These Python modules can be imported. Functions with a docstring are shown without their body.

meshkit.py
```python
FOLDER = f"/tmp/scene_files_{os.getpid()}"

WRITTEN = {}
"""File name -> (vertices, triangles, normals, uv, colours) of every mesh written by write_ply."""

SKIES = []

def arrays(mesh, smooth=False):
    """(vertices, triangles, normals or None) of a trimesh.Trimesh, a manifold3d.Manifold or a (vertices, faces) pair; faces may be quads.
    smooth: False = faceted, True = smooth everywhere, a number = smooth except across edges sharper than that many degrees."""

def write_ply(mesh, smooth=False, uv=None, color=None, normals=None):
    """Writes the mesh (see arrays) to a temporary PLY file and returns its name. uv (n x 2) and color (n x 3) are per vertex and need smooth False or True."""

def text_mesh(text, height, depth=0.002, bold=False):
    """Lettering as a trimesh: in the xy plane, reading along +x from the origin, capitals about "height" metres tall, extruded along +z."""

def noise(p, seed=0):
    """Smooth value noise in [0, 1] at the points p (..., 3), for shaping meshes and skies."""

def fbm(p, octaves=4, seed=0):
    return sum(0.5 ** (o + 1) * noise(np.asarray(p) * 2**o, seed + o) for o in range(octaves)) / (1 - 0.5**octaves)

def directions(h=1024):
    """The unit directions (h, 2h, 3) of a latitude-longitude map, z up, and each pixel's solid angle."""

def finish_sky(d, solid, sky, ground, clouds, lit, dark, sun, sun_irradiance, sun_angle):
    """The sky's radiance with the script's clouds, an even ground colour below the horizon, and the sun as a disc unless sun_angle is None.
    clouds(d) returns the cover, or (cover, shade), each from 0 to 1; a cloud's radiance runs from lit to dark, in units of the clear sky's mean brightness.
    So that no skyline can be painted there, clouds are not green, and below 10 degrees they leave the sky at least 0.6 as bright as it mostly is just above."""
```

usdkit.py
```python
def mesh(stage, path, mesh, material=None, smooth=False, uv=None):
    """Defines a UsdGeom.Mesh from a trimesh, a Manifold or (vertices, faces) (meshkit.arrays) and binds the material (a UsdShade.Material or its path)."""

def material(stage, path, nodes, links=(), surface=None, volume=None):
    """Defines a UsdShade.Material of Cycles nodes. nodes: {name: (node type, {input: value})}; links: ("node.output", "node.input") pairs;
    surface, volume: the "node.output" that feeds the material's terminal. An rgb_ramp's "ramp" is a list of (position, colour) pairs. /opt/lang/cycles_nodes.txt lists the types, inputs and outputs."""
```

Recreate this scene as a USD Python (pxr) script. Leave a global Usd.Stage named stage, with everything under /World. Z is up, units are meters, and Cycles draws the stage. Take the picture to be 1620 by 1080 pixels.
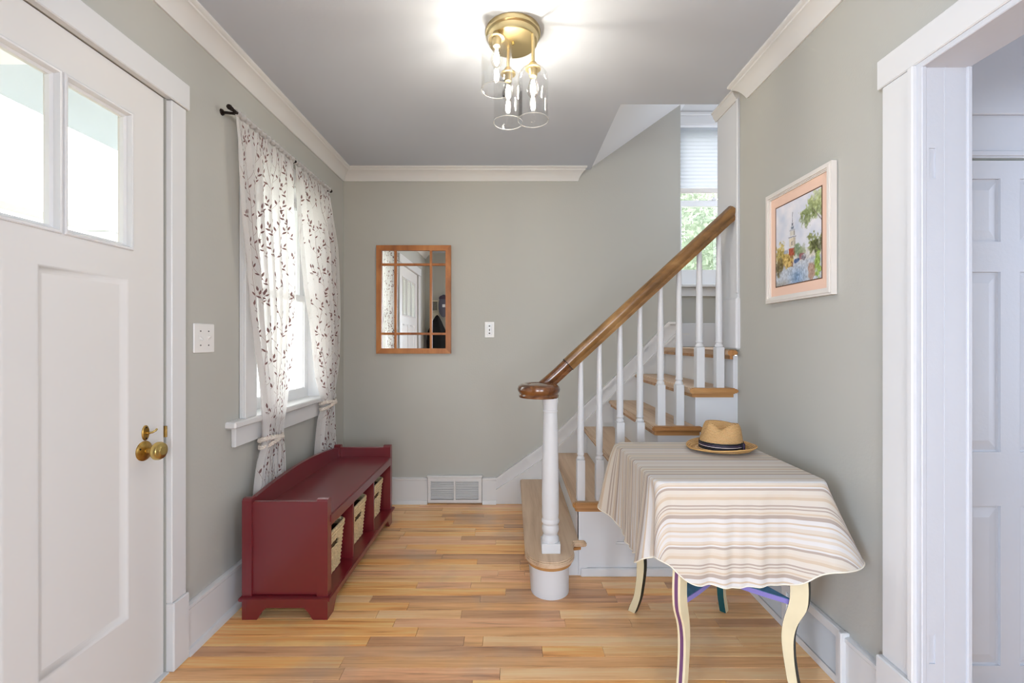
import math, random
import numpy as np, trimesh, manifold3d as m3
from shapely.geometry import Polygon, box as sbox
from shapely.ops import unary_union
from pxr import Usd, UsdGeom, UsdLux, UsdShade, Gf, Sdf
import usdkit, meshkit

stage = Usd.Stage.CreateInMemory()
UsdGeom.SetStageUpAxis(stage, UsdGeom.Tokens.z)
UsdGeom.SetStageMetersPerUnit(stage, 1.0)
stage.SetDefaultPrim(UsdGeom.Xform.Define(stage, '/World').GetPrim())
PI = math.pi
# ------------------------------------------------------------------ camera, sky, lights, exposure
EXPOSURE = 0.08
cam = UsdGeom.Camera.Define(stage, '/World/camera')
cam.AddTranslateOp().Set(Gf.Vec3d(0, 0, 1.18)); cam.AddRotateXOp().Set(90)
cam.CreateFocalLengthAttr(15.5556); cam.CreateHorizontalApertureAttr(36.0); cam.CreateVerticalApertureAttr(24.0)
cam.CreateClippingRangeAttr(Gf.Vec2f(0.02, 200)); cam.CreateExposureAttr(EXPOSURE)

sky = UsdLux.DomeLight.Define(stage, '/World/sky')          # even, bright overcast sky
sky.CreateIntensityAttr(2.3); sky.CreateColorAttr(Gf.Vec3f(0.95, 0.98, 1.0))

def rect_light(name, loc, rot, w, h, power, color):
    l = UsdLux.RectLight.Define(stage, '/World/' + name)
    l.AddTranslateOp().Set(Gf.Vec3d(*loc)); l.AddRotateXYZOp().Set(Gf.Vec3f(*rot))
    l.CreateWidthAttr(w); l.CreateHeightAttr(h); l.CreateIntensityAttr(power); l.CreateColorAttr(Gf.Vec3f(*color))
    return l
# area lamps out of view behind and beside the hall, placed to light it
COOL_TINT = (0.80, 0.95, 1.20)
rect_light('daylight_living_room', (-0.95, -3.72, 1.45), (90, 0, 0), 1.5, 1.5, 4.2, COOL_TINT)  # out of view, placed to light the hall from the front
rect_light('daylight_living_room_b', (1.25, -3.72, 1.45), (90, 0, 0), 1.5, 1.5, 4.2, COOL_TINT)  # second unseen panel for the same frontal light
rect_light('daylight_left_window', (-2.46, -1.9, 1.45), (90, 0, -90), 1.6, 1.4, 21.5, COOL_TINT)  # added fill to brighten the right wall, no window modelled there
rect_light('daylight_right_window', (3.1, -1.9, 1.45), (90, 0, 90), 1.6, 1.4, 12, COOL_TINT)  # out of view, lights the hall from the right, no window modelled there
rect_light('daylight_side_window', (3.1, 0.74, 1.45), (90, 0, 90), 1.2, 1.5, 2.8, (0.84, 0.92, 1.12))  # out of view, placed to light the closet and the front door
rect_light('daylight_upstairs', (2.10, 2.85, 2.35), (90, 0, 90), 1.0, 0.9, 3.0, (0.84, 0.92, 1.10))  # out of view, placed to brighten the soffit over the stairs

# ------------------------------------------------------------------ helpers
names, base = {}, {}
def numbered(path):
    n = names.get(path, 0); names[path] = n + 1
    return path if n == 0 else f'{path}_{n:03d}'
def tag(p, label=None, cat=None, group=None, kind=None):
    p = p.GetPrim() if hasattr(p, 'GetPrim') else p
    for k, v in (('label', label), ('category', cat), ('group', group), ('kind', kind)):
        if v: p.SetCustomDataByKey(k, v)
    return p
def thing(name, label, cat, loc=(0, 0, 0), group=None, kind=None, rotz=0):
    path = numbered('/World/' + name)
    x = UsdGeom.Xform.Define(stage, path); x.AddTranslateOp().Set(Gf.Vec3d(*loc))
    if rotz: x.AddRotateZOp().Set(rotz)
    base[path] = np.array(loc, float)
    tag(x, label, cat, group, kind)
    return path
def obj(name, mesh, mat, parent='/World', smooth=30, label=None, cat=None, group=None, kind=None, uv=None, color=None):
    """one Mesh prim. Points are world coordinates; they are moved into the frame of the thing that holds them"""
    path = numbered(f'{parent}/{name}')
    holder = next((b for b in (parent, parent.rsplit('/', 1)[0]) if b in base), None)
    v, f, _ = meshkit.arrays(mesh, False)
    if holder: v = v - base[holder]
    if uv is not None or color is not None:
        if smooth is not False: smooth = True
    p = usdkit.mesh(stage, path, (v, f), '/World/Looks/' + mat, smooth=smooth, uv=uv)
    if color is not None:
        pv = UsdGeom.PrimvarsAPI(p).CreatePrimvar('paint', Sdf.ValueTypeNames.Color3fArray, 'vertex')
        from pxr import Vt
        pv.Set(Vt.Vec3fArray.FromNumpy(np.asarray(color, np.float32)))
    tag(p, label, cat, group, kind)
    return path
def cat_(*ms):
    out = []
    for m in ms:
        if isinstance(m, (list, tuple)) and not (len(m) == 2 and isinstance(m[0], np.ndarray)): out += [cat_(*m)] if m else []
        elif isinstance(m, trimesh.Trimesh): out.append(m)
        else:
            v, f, _ = meshkit.arrays(m, False); out.append(trimesh.Trimesh(v, f, process=False))
    return trimesh.util.concatenate(out)
def bx(x0, x1, y0, y1, z0, z1, b=0.0):
    if x0 > x1: x0, x1 = x1, x0
    if y0 > y1: y0, y1 = y1, y0
    if b <= 0:
        m = trimesh.creation.box((x1 - x0, y1 - y0, z1 - z0)); m.apply_translation(((x0+x1)/2, (y0+y1)/2, (z0+z1)/2)); return m
    P = []
    b = min(b, (x1-x0)*.45, (y1-y0)*.45, (z1-z0)*.45)
    for X, sx in ((x0, 1), (x1, -1)):
        for Y, sy in ((y0, 1), (y1, -1)):
            for Z, sz in ((z0, 1), (z1, -1)):
                P += [(X, Y+sy*b, Z+sz*b), (X+sx*b, Y, Z+sz*b), (X+sx*b, Y+sy*b, Z)]
    return cat_(m3.Manifold.hull_points(np.array(P)))
def ext(poly, a0, a1, axis='z'):
    """extrude a shapely polygon. axis z: (x,y)->z ; y: (x,z)->y ; x: (y,z)->x"""
    if not isinstance(poly, Polygon) and not hasattr(poly, 'geoms'): poly = Polygon(poly)
    geoms = getattr(poly, 'geoms', [poly])
    out = []
    for g in geoms:
        if g.is_empty or g.area < 1e-9: continue
        m = trimesh.creation.extrude_polygon(g, a1 - a0, engine='earcut')
        v = m.vertices.copy(); f = m.faces.copy()
        if axis == 'z': w = np.c_[v[:, 0], v[:, 1], v[:, 2] + a0]
        elif axis == 'y': w = np.c_[v[:, 0], v[:, 2] + a0, v[:, 1]]; f = f[:, ::-1]
        else: w = np.c_[v[:, 2] + a0, v[:, 0], v[:, 1]]
        out.append(trimesh.Trimesh(w, f, process=False))
    return trimesh.util.concatenate(out)
def slab(poly, z0, z1, b=0.006):
    """board with rounded edges"""
    p = Polygon(poly) if not isinstance(poly, Polygon) else poly
    ins = lambda d: p.buffer(-d, join_style=2)
    return cat_(ext(p, z0 + b, z1 - b), ext(ins(b * .3), z0 + b * .45, z1 - b * .45), ext(ins(b), z0, z1))
def lathe(prof, n=40, c=(0, 0, 0), axis='z', cap=True, sx=1, sy=1):
    prof = np.array(prof, float); a = np.arange(n) / n * 2 * PI
    k = len(prof)
    r, h = prof[:, 0], prof[:, 1]
    V = np.stack([np.outer(r, np.cos(a)) * sx, np.outer(r, np.sin(a)) * sy, np.repeat(h[:, None], n, 1)], -1).reshape(-1, 3)
    F = []
    for i in range(k - 1):
        for j in range(n):
            a0, a1, b0, b1 = i*n+j, i*n+(j+1) % n, (i+1)*n+j, (i+1)*n+(j+1) % n
            F += [(a0, a1, b1), (a0, b1, b0)]
    if cap:
        for i, s in ((0, -1), (k - 1, 1)):
            if r[i] > 1e-6:
                V = np.vstack([V, [0, 0, h[i]]]); ci = len(V) - 1
                for j in range(n):
                    q = (ci, i*n+j, i*n+(j+1) % n); F.append(q if s > 0 else q[::-1])
    if axis == 'x': V = V[:, [2, 0, 1]]
    elif axis == 'y': V = V[:, [1, 2, 0]]
    return trimesh.Trimesh(V + np.array(c), F, process=False)
def sweep(path, prof, up=(0, 0, 1), closed=False, scale=None, cap=True):
    """sweep a closed 2-D profile (side, up) along a path"""
    path = np.array(path, float); prof = np.array(prof, float); n, k = len(path), len(prof)
    t = np.gradient(path, axis=0)
    if closed: t = np.roll(path, -1, 0) - np.roll(path, 1, 0)
    t /= np.linalg.norm(t, axis=1, keepdims=True)
    up = np.broadcast_to(np.array(up, float), t.shape)
    s = np.cross(t, up); s /= np.maximum(np.linalg.norm(s, axis=1, keepdims=True), 1e-9); u = np.cross(s, t)
    sc = np.ones(n) if scale is None else np.array(scale, float)
    V = (path[:, None] + sc[:, None, None] * (prof[None, :, :1] * s[:, None] + prof[None, :, 1:] * u[:, None])).reshape(-1, 3)
    F = []
    for i in range(n if closed else n - 1):
        i2 = (i + 1) % n
        for j in range(k):
            j2 = (j + 1) % k
            F += [(i*k+j, i2*k+j, i2*k+j2), (i*k+j, i2*k+j2, i*k+j2)]
    if cap and not closed:
        for i in (0, n - 1):
            V = np.vstack([V, V[i*k:(i+1)*k].mean(0)]); ci = len(V) - 1
            for j in range(k):
                q = (ci, i*k+j, i*k+(j+1) % k); F.append(q if i else q[::-1])
    m = trimesh.Trimesh(V, F, process=False)
    if m.volume < 0: m.invert()
    return m
def circ(r, n=10, ry=None):
    a = np.arange(n) / n * 2 * PI
    return np.c_[r * np.cos(a), (ry or r) * np.sin(a)]
def tube(path, r, n=8, closed=False, scale=None):
    p = np.array(path, float); d = p[-1] - p[0] if not closed else p[1] - p[0]
    up = (0, 0, 1) if abs(d[2]) < .9 * (np.linalg.norm(d) + 1e-9) else (0, 1, 0)
    return sweep(path, circ(r, n), up, closed, scale)
def ball(c, r, sub=2, s=(1, 1, 1)):
    m = trimesh.creation.icosphere(sub, r); m.apply_scale(s); m.apply_translation(c); return m
def cut(mesh, *holes):
    M = lambda t: m3.Manifold(m3.Mesh(np.asarray(t.vertices, np.float32), np.asarray(t.faces, np.uint32)))
    a = M(mesh)
    for h in holes: a = a - M(h)
    return cat_(a)
def copy_of(path, dloc, label=None, group=None):
    src = stage.GetPrimAtPath(path); was = src.GetCustomData()
    p = numbered(path); x = UsdGeom.Xform.Define(stage, p)
    x.GetPrim().GetReferences().AddInternalReference(path)
    loc = base[path] + np.array(dloc); base[p] = loc
    x.GetPrim().GetAttribute('xformOp:translate').Set(Gf.Vec3d(*loc))
    x.GetPrim().SetInstanceable(True)
    tag(x, label or was.get('label'), was.get('category'), group or was.get('group'))
    return p

# ------------------------------------------------------------------ materials
UsdGeom.Scope.Define(stage, '/World/Looks')
def lin(c):
    c = np.array(c, float) / 255.0
    return tuple(np.where(c <= .04045, c / 12.92, ((c + .055) / 1.055) ** 2.4))
def plain(name, rgb, rough=.5, metal=0, spec=.5, bump=0, bscale=60, coat=0, var=0, vscale=6, **kw):
    n = {'p': ('principled_bsdf', dict(base_color=lin(rgb), roughness=rough, metallic=metal, specular_ior_level=spec, coat_weight=coat, **kw))}
    L = []
    if bump or var: n['tc'] = ('texture_coordinate', {})
    if bump:
        n['n'] = ('noise_texture', {'scale': bscale, 'detail': 4}); n['b'] = ('bump', {'strength': bump, 'distance': .004})
        L += [('tc.object', 'n.vector'), ('n.fac', 'b.height'), ('b.normal', 'p.normal')]
    if var:
        n['v'] = ('noise_texture', {'scale': vscale, 'detail': 4})
        a, b = np.array(lin(rgb)) * (1 - var), np.array(lin(rgb)) * (1 + var)
        n['r'] = ('rgb_ramp', {'ramp': [(.3, tuple(a)), (.7, tuple(np.minimum(b, 1)))]})
        L += [('tc.object', 'v.vector'), ('v.fac', 'r.fac'), ('r.color', 'p.base_color')]
    return usdkit.material(stage, '/World/Looks/' + name, n, L, surface='p.BSDF')
def wood(name, dark, mid, light, scale=(1.2, 22, 22), rough=.4, coat=0, streak=.5, bump=.15, gray=None):
    """grain streaks along the axis of the small scale; each object gets its own cut of the timber"""
    n = {'tc': ('texture_coordinate', {}), 'oi': ('object_info', {}),
         'mul': ('math', {'math_type': 'multiply', 'value2': 37.0}),
         'xyz': ('combine_xyz', {}), 'add': ('vector_math', {'math_type': 'add'}),
         'm': ('mapping', {'scale': scale}), 'n': ('noise_texture', {'scale': 1.0, 'detail': 5, 'roughness': .6, 'distortion': .8}),
         'm2': ('mapping', {'scale': tuple(np.array(scale) * (.35, .3, .3))}), 'n2': ('noise_texture', {'scale': 1.0, 'detail': 2, 'distortion': 1.5}),
         'mx': ('mix_float', {'fac': streak}),
         'r': ('rgb_ramp', {'ramp': [(.30, lin(dark)), (.46, lin(mid)), (.62, lin(light))]}),
         'b': ('bump', {'strength': bump, 'distance': .001}),
         'p': ('principled_bsdf', dict(roughness=rough, coat_weight=coat, coat_roughness=.12))}
    L = [('oi.random', 'mul.value1'), ('mul.value', 'xyz.x'), ('mul.value', 'xyz.y'), ('mul.value', 'xyz.z'),
         ('tc.object', 'add.vector1'), ('xyz.vector', 'add.vector2'), ('add.vector', 'm.vector'), ('add.vector', 'm2.vector'),
         ('m.vector', 'n.vector'), ('m2.vector', 'n2.vector'), ('n.fac', 'mx.a'), ('n2.fac', 'mx.b'), ('mx.result', 'r.fac'),
         ('n.fac', 'b.height'), ('b.normal', 'p.normal')]
    if gray:
        n |= {'n3': ('noise_texture', {'scale': 2.3, 'detail': 4}), 'r3': ('rgb_ramp', {'ramp': [(.52, (0, 0, 0)), (.72, (.6, .6, .6))]}), 'gm': ('mix', {'color2': lin(gray)})}
        L += [('tc.object', 'n3.vector'), ('n3.fac', 'r3.fac'), ('r3.color', 'gm.fac'), ('r.color', 'gm.color1'), ('gm.color', 'p.base_color')]
    else: L += [('r.color', 'p.base_color')]
    return usdkit.material(stage, '/World/Looks/' + name, n, L, surface='p.BSDF')
def pane(name, tint=(1, 1, 1), rough=0.0, ior=1.45):
    return usdkit.material(stage, '/World/Looks/' + name, {'t': ('transparent_bsdf', {'color': tint}), 'g': ('glossy_bsdf', {'color': (1, 1, 1), 'roughness': rough}),
        'f': ('layer_weight', {'blend': .5}), 'pw': ('math', {'math_type': 'power', 'value2': 4.0}), 'ma': ('math', {'math_type': 'multiply_add', 'value2': .5 * (ior - 1) / .45, 'value3': .04}), 'm': ('mix_closure', {})}, [('f.facing', 'pw.value1'), ('pw.value', 'ma.value1'), ('ma.value', 'm.fac'), ('t.BSDF', 'm.closure1'), ('g.BSDF', 'm.closure2')], surface='m.closure')
def thin(name, rgb, trans=.45, clear=0.0, attr=None, bump=0):
    """cloth that lets light through"""
    n = {'d': ('diffuse_bsdf', {'color': lin(rgb)}), 't': ('translucent_bsdf', {'color': lin(rgb)}), 'm': ('mix_closure', {'fac': trans}),
         'c': ('transparent_bsdf', {}), 'm2': ('mix_closure', {'fac': clear})}
    L = [('d.BSDF', 'm.closure1'), ('t.BSDF', 'm.closure2'), ('m.closure', 'm2.closure1'), ('c.BSDF', 'm2.closure2')]
    return usdkit.material(stage, '/World/Looks/' + name, n, L, surface='m2.closure')
def glow(name, rgb, strength):
    return usdkit.material(stage, '/World/Looks/' + name, {'e': ('emission', {'color': rgb, 'strength': strength})}, [], surface='e.emission')

plain('wall_paint', (186, 185, 177), .62, bump=.12, bscale=90, spec=.35)
plain('ceiling_paint', (202, 210, 222), .75, bump=.10, bscale=70, spec=.3)
plain('trim_white', (222, 222, 221), .38, bump=.05, bscale=25)
plain('door_white', (224, 222, 218), .42, bump=.08, bscale=20)
plain('closet_white', (207, 209, 214), .42, bump=.10, bscale=90)
plain('stair_white', (220, 222, 225), .4)
plain('crown_white', (222, 222, 220), .45)
plain('vinyl_white', (240, 241, 242), .35)
plain('plastic_white', (236, 234, 230), .3)
plain('dark_gap', (26, 22, 20), .9)
plain('slot_gray', (120, 118, 115), .6)
plain('red_paint', (114, 24, 34), .30, bump=.03, bscale=40, spec=.7, coat=.45, coat_roughness=.25)
plain('brass_old', (176, 142, 78), .34, metal=1, var=.25, vscale=60)
plain('brass_bright', (214, 188, 118), .24, metal=1)
plain('brass_brushed', (204, 186, 142), .36, metal=1)
plain('dark_bronze', (38, 28, 24), .4, metal=.6)
plain('mirror_silver', (246, 248, 247), .01, metal=1)
pane('window_glass'); pane('lamp_glass', (.97, .972, .97), ior=1.62); pane('bulb_glass', (.97, .96, .93))
glow('filament', (1.0, .91, .78), 800)
usdkit.material(stage, '/World/Looks/rim_glass', {'p': ('principled_bsdf', {'base_color': (.9, .92, .92), 'roughness': .05, 'transmission_weight': .6})}, [], surface='p.BSDF')
usdkit.material(stage, '/World/Looks/straw', {'tc': ('texture_coordinate', {}), 'w': ('wave_texture', {'bands_direction': 'z', 'scale': 75.0, 'distortion': 1.2, 'detail': 2, 'detail_scale': 3.0}),
    'n': ('noise_texture', {'scale': 260, 'detail': 3}), 'mx': ('mix_float', {'fac': .35}), 'r': ('rgb_ramp', {'ramp': [(.15, lin((166, 118, 66))), (.5, lin((208, 166, 110))), (.85, lin((224, 188, 136)))]}),
    'b': ('bump', {'strength': .6, 'distance': .002}), 'p': ('principled_bsdf', {'roughness': .7})},
    [('tc.object', 'w.vector'), ('tc.object', 'n.vector'), ('w.fac', 'mx.a'), ('n.fac', 'mx.b'), ('mx.result', 'r.fac'), ('r.color', 'p.base_color'), ('mx.result', 'b.height'), ('b.normal', 'p.normal')], surface='p.BSDF')
plain('straw_edge', (206, 160, 98), .7, bump=.4, bscale=220)
plain('band_black', (14, 12, 18), .6); plain('band_stripe', (206, 190, 190), .6); plain('band_violet', (96, 74, 120), .6)
plain('cream_paint', (232, 220, 184), .5, var=.05, vscale=12)
plain('cream_white', (236, 230, 214), .5)
plain('purple_paint', (112, 72, 112), .5); plain('teal_paint', (10, 84, 92), .5); plain('green_black', (28, 34, 26), .5)
plain('lavender_paint', (136, 126, 196), .5); plain('blue_wash', (94, 150, 190), .5, var=.3, vscale=30)
plain('wicker', (232, 210, 164), .65, var=.16, vscale=90); plain('wicker_inner_shade', (96, 76, 48), .8)
plain('rope', (222, 212, 200), .8, bump=.4, bscale=160)
thin('curtain_cloth', (246, 244, 242), .6, .13)
thin('curtain_print', (142, 112, 110), .40, 0); thin('curtain_stem', (172, 146, 140), .40, .1)
thin('shade_cloth', (194, 197, 204), .36)
plain('mat_pink', (240, 204, 182), .8, bump=.1, bscale=200); plain('mat_line', (110, 78, 56), .7); plain('frame_white', (228, 222, 214), .4)
plain('black_cloth', (9, 9, 11), .85); plain('gray_cloth', (92, 92, 108), .7); plain('plum_cloth', (72, 60, 78), .7); plain('patch_white', (230, 232, 238), .6)
plain('cream_rack', (222, 214, 190), .5); plain('slat_gray', (128, 124, 110), .6)
plain('porch_white', (236, 238, 240), .6); plain('siding', (232, 232, 228), .6); plain('lawn', (112, 120, 100), .9, var=.3, vscale=3); plain('concrete', (168, 164, 156), .9, var=.1)
plain('bark', (96, 80, 64), .9, bump=.8, bscale=18)
thin('leaf', (150, 166, 132), .4); thin('leaf_b', (158, 170, 150), .4)
usdkit.material(stage, '/World/Looks/painted_paper', {'a': ('attribute', {'attribute': 'paint'}), 'p': ('principled_bsdf', {'roughness': .5})}, [('a.color', 'p.base_color')], surface='p.BSDF')
# oak strip floor: tones from light maple-like to brown
TONES = {'L': ((204, 156, 106), (226, 186, 136), (236, 202, 156)), 'M': ((172, 122, 76), (222, 176, 122), (238, 200, 148)),
         'O': ((176, 114, 60), (226, 168, 102), (240, 194, 130)), 'D': ((128, 90, 62), (186, 142, 104), (208, 166, 124)),
         'B': ((146, 104, 68), (206, 158, 108), (226, 182, 130)), 'P': ((154, 108, 80), (218, 168, 126), (234, 192, 150))}
br_ = lambda c: tuple(min(255, x * k_) for x, k_ in zip(c, (1.11, 1.09, 1.08)))
for k, (a, b, c) in TONES.items():
    wood('oak_' + {'L': 'light', 'M': 'mid', 'O': 'amber', 'D': 'dark', 'B': 'brown', 'P': 'pinkish'}[k], br_(a), br_(b), br_(c), scale=(2.6, 60, 30), rough=.34, coat=.15, streak=.5, gray=(190, 168, 148))
OAK = {'L': 'oak_light', 'M': 'oak_mid', 'O': 'oak_amber', 'D': 'oak_dark', 'B': 'oak_brown', 'P': 'oak_pinkish'}
wood('tread_wood', (168, 138, 112), (204, 174, 144), (220, 194, 166), scale=(24, 1.5, 24), rough=.5)
wood('nosing_wood', (122, 76, 34), (176, 124, 70), (200, 154, 98), scale=(1.5, 24, 24), rough=.4, coat=.2)
wood('rail_wood', (72, 48, 24), (134, 96, 52), (166, 126, 76), scale=(5, 30, 9), rough=.25, coat=.5)
wood('volute_wood', (40, 20, 10), (92, 52, 24), (132, 84, 42), scale=(12, 12, 30), rough=.18, coat=.8)
wood('mirror_wood', (120, 68, 28), (172, 106, 52), (196, 132, 72), scale=(8, 30, 2), rough=.4)
# striped cloth: the stripes are woven in across the cloth (st.y)
rs = random.Random(5)
pal = dict(c=(210, 202, 190), w=(212, 209, 206), t=(201, 183, 161), g=(174, 160, 149), b=(208, 198, 185), l=(209, 197, 181))
unit = [('w', 6), ('t', 4), ('b', 8), ('w', 7), ('t', 4), ('w', 9), ('g', 8), ('b', 3), ('t', 4), ('c', 7), ('g', 3), ('c', 4), ('g', 4), ('c', 12), ('t', 7), ('l', 6), ('c', 9), ('g', 5), ('w', 4), ('t', 3), ('l', 5), ('w', 9), ('l', 6)]
seq = []
while sum(w for _, w in seq) < 1400: seq += unit
row = np.concatenate([np.repeat([lin(pal[k])], round(w * 1.35), 0) for k, w in seq])[:1280]
def ramp_piece(a):                       # 256 colours of 1 mm cloth each
    return row[a:a + 256]
mat_n = {'uv': ('uvmap', {'attribute': 'st'}), 's': ('separate_xyz', {}), 'tc': ('texture_coordinate', {}), 'nz': ('noise_texture', {'scale': 420, 'detail': 2}), 'bp': ('bump', {'strength': .25, 'distance': .001}),
         'p': ('principled_bsdf', {'roughness': .85, 'sheen_weight': .1, 'specular_ior_level': .2})}
mat_l = [('uv.UV', 's.vector'), ('tc.object', 'nz.vector'), ('nz.fac', 'bp.height'), ('bp.normal', 'p.normal')]
prev = None
for i in range(5):
    mat_n[f'm{i}'] = ('map_range', {'from_min': i * .256, 'from_max': (i + 1) * .256, 'clamp': True})
    mat_n[f'r{i}'] = ('rgb_ramp', {'ramp': [tuple(c) for c in ramp_piece(i * 256)]})
    mat_l += [('s.y', f'm{i}.value'), (f'm{i}.result', f'r{i}.fac')]
    if prev is None: prev = f'r{i}.color'
    else:
        mat_n[f'g{i}'] = ('math', {'math_type': 'greater_than', 'value2': i * .256}); mat_n[f'x{i}'] = ('mix', {})
        mat_l += [('s.y', f'g{i}.value1'), (f'g{i}.value', f'x{i}.fac'), (prev, f'x{i}.color1'), (f'r{i}.color', f'x{i}.color2')]; prev = f'x{i}.color'
mat_l.append((prev, 'p.base_color'))
usdkit.material(stage, '/World/Looks/striped_cloth', mat_n, mat_l, surface='p.BSDF')

# ------------------------------------------------------------------ room dimensions
XL, XR, YB, ZC = -1.232, 1.135, 3.23, 2.435
YR = 2.235                                  # where the right wall ends at the stairs
def struct(name, mesh, mat, label, cat, smooth=30): return obj(name, mesh, mat, smooth=smooth, label=label, cat=cat, kind='structure')

# floor: every strip its own plank
fl = thing('floor', 'worn oak strip floor with planks running across the hall', 'floor', kind='structure')
obj('subfloor', cat_(bx(XL - .02, 1.2, .14, 3.34, -.12, -.0135), bx(-2.6, 3.2, -3.8, .14, -.12, -.0135), bx(1.2, 3.2, .14, 1.6, -.12, -.0135)), 'dark_gap', fl)
PW, Y0 = .0572, 1.544
def plank(x0, x1, y0, y1, tone, z=0.0):
    g = .0005
    return obj('plank', bx(x0 + g, x1 - g, y0 + g, y1 - g, -.0135, z, .0011), OAK[tone], fl, smooth=False)
U = lambda u, k: (u - 810) / 700 * (Y0 + (k + .5) * PW)
known = {0: [(541, 'B'), (791, 'P'), (1310, 'L')], 1: [(541, 'O'), (1400, 'B')], 2: [(858, 'D'), (955, 'O'), (1400, 'M')], 3: [(583, 'O'), (734, 'D'), (764, 'B'), (1170, 'L')],
         4: [(660, 'O'), (1083, 'B')], 5: [(624, 'O'), (894, 'P'), (998, 'B')], 6: [(597, 'M'), (730, 'L'), (886, 'D'), (1100, 'L')], 7: [(646, 'O'), (1027, 'B')],
         8: [(587, 'L'), (760, 'D'), (975, 'D'), (1150, 'P')], 9: [(800, 'O'), (960, 'D')], 10: [(660, 'O'), (745, 'P'), (953, 'B')], 11: [(761, 'M'), (880, 'P')], 12: [(788, 'P'), (830, 'P')],
         13: [(823, 'M')], 14: [(755, 'O'), (823, 'D')], 15: [(700, 'D'), (830, 'D')], 16: [(690, 'P'), (830, 'O')]}
rng = random.Random(11); stuff = []
for k in range(-13, 30):
    y0, y1 = Y0 + k * PW, Y0 + (k + 1) * PW
    if y0 > YB: break
    y1 = min(y1, YB + .02)
    xs, x = [], XL - .02
    end = XR + .02 if y0 < 2.30 else .12
    if k in known:
        for u, t in known[k]:
            xe = min(U(u, k), end)
            if xe > x + .03: xs.append((x, xe, t)); x = xe
    else: x -= rng.uniform(0, .5)
    lastt = ''
    while x < end - .02:
        xe = min(x + rng.choice((.32, .45, .6, .8, 1.0)) * rng.uniform(.8, 1.2), end)
        if end - xe < .08: xe = end
        t = rng.choice('MMOOBBPDL'.replace(lastt, '') if lastt else 'MOBPDL'); lastt = t
        if xe > XL: xs.append((max(x, XL - .02), xe, t))
        x = xe
    for a, b, t in xs: plank(a, b, y0, y1, t, rng.uniform(-.0005, .0003))
# farther strips of the same floor, behind and beside the camera
for reg in ((-2.5, 3.1, -3.7, Y0 - 13 * PW),):
    y = reg[3]
    while y > reg[2]:
        x = reg[0] - rng.uniform(0, .6)
        while x < reg[1]:
            l = rng.uniform(.5, 1.4)
            stuff.append(bx(x + .0005, x + l - .0005, y - PW + .0005, y - .0005, -.0135, 0)); x += l
        y -= PW
    x = 0
for k in range(-13, 0):
    y1 = Y0 + (k + 1) * PW; x = 1.24
    while x < 3.0 and y1 < 1.47: l = rng.uniform(.5, 1.2); stuff.append(bx(x, x + l - .001, y1 - PW + .0005, y1 - .0005, -.0135, 0)); x += l
obj('plank_field', cat_(stuff), 'oak_brown', fl, smooth=False, kind='stuff')

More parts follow.
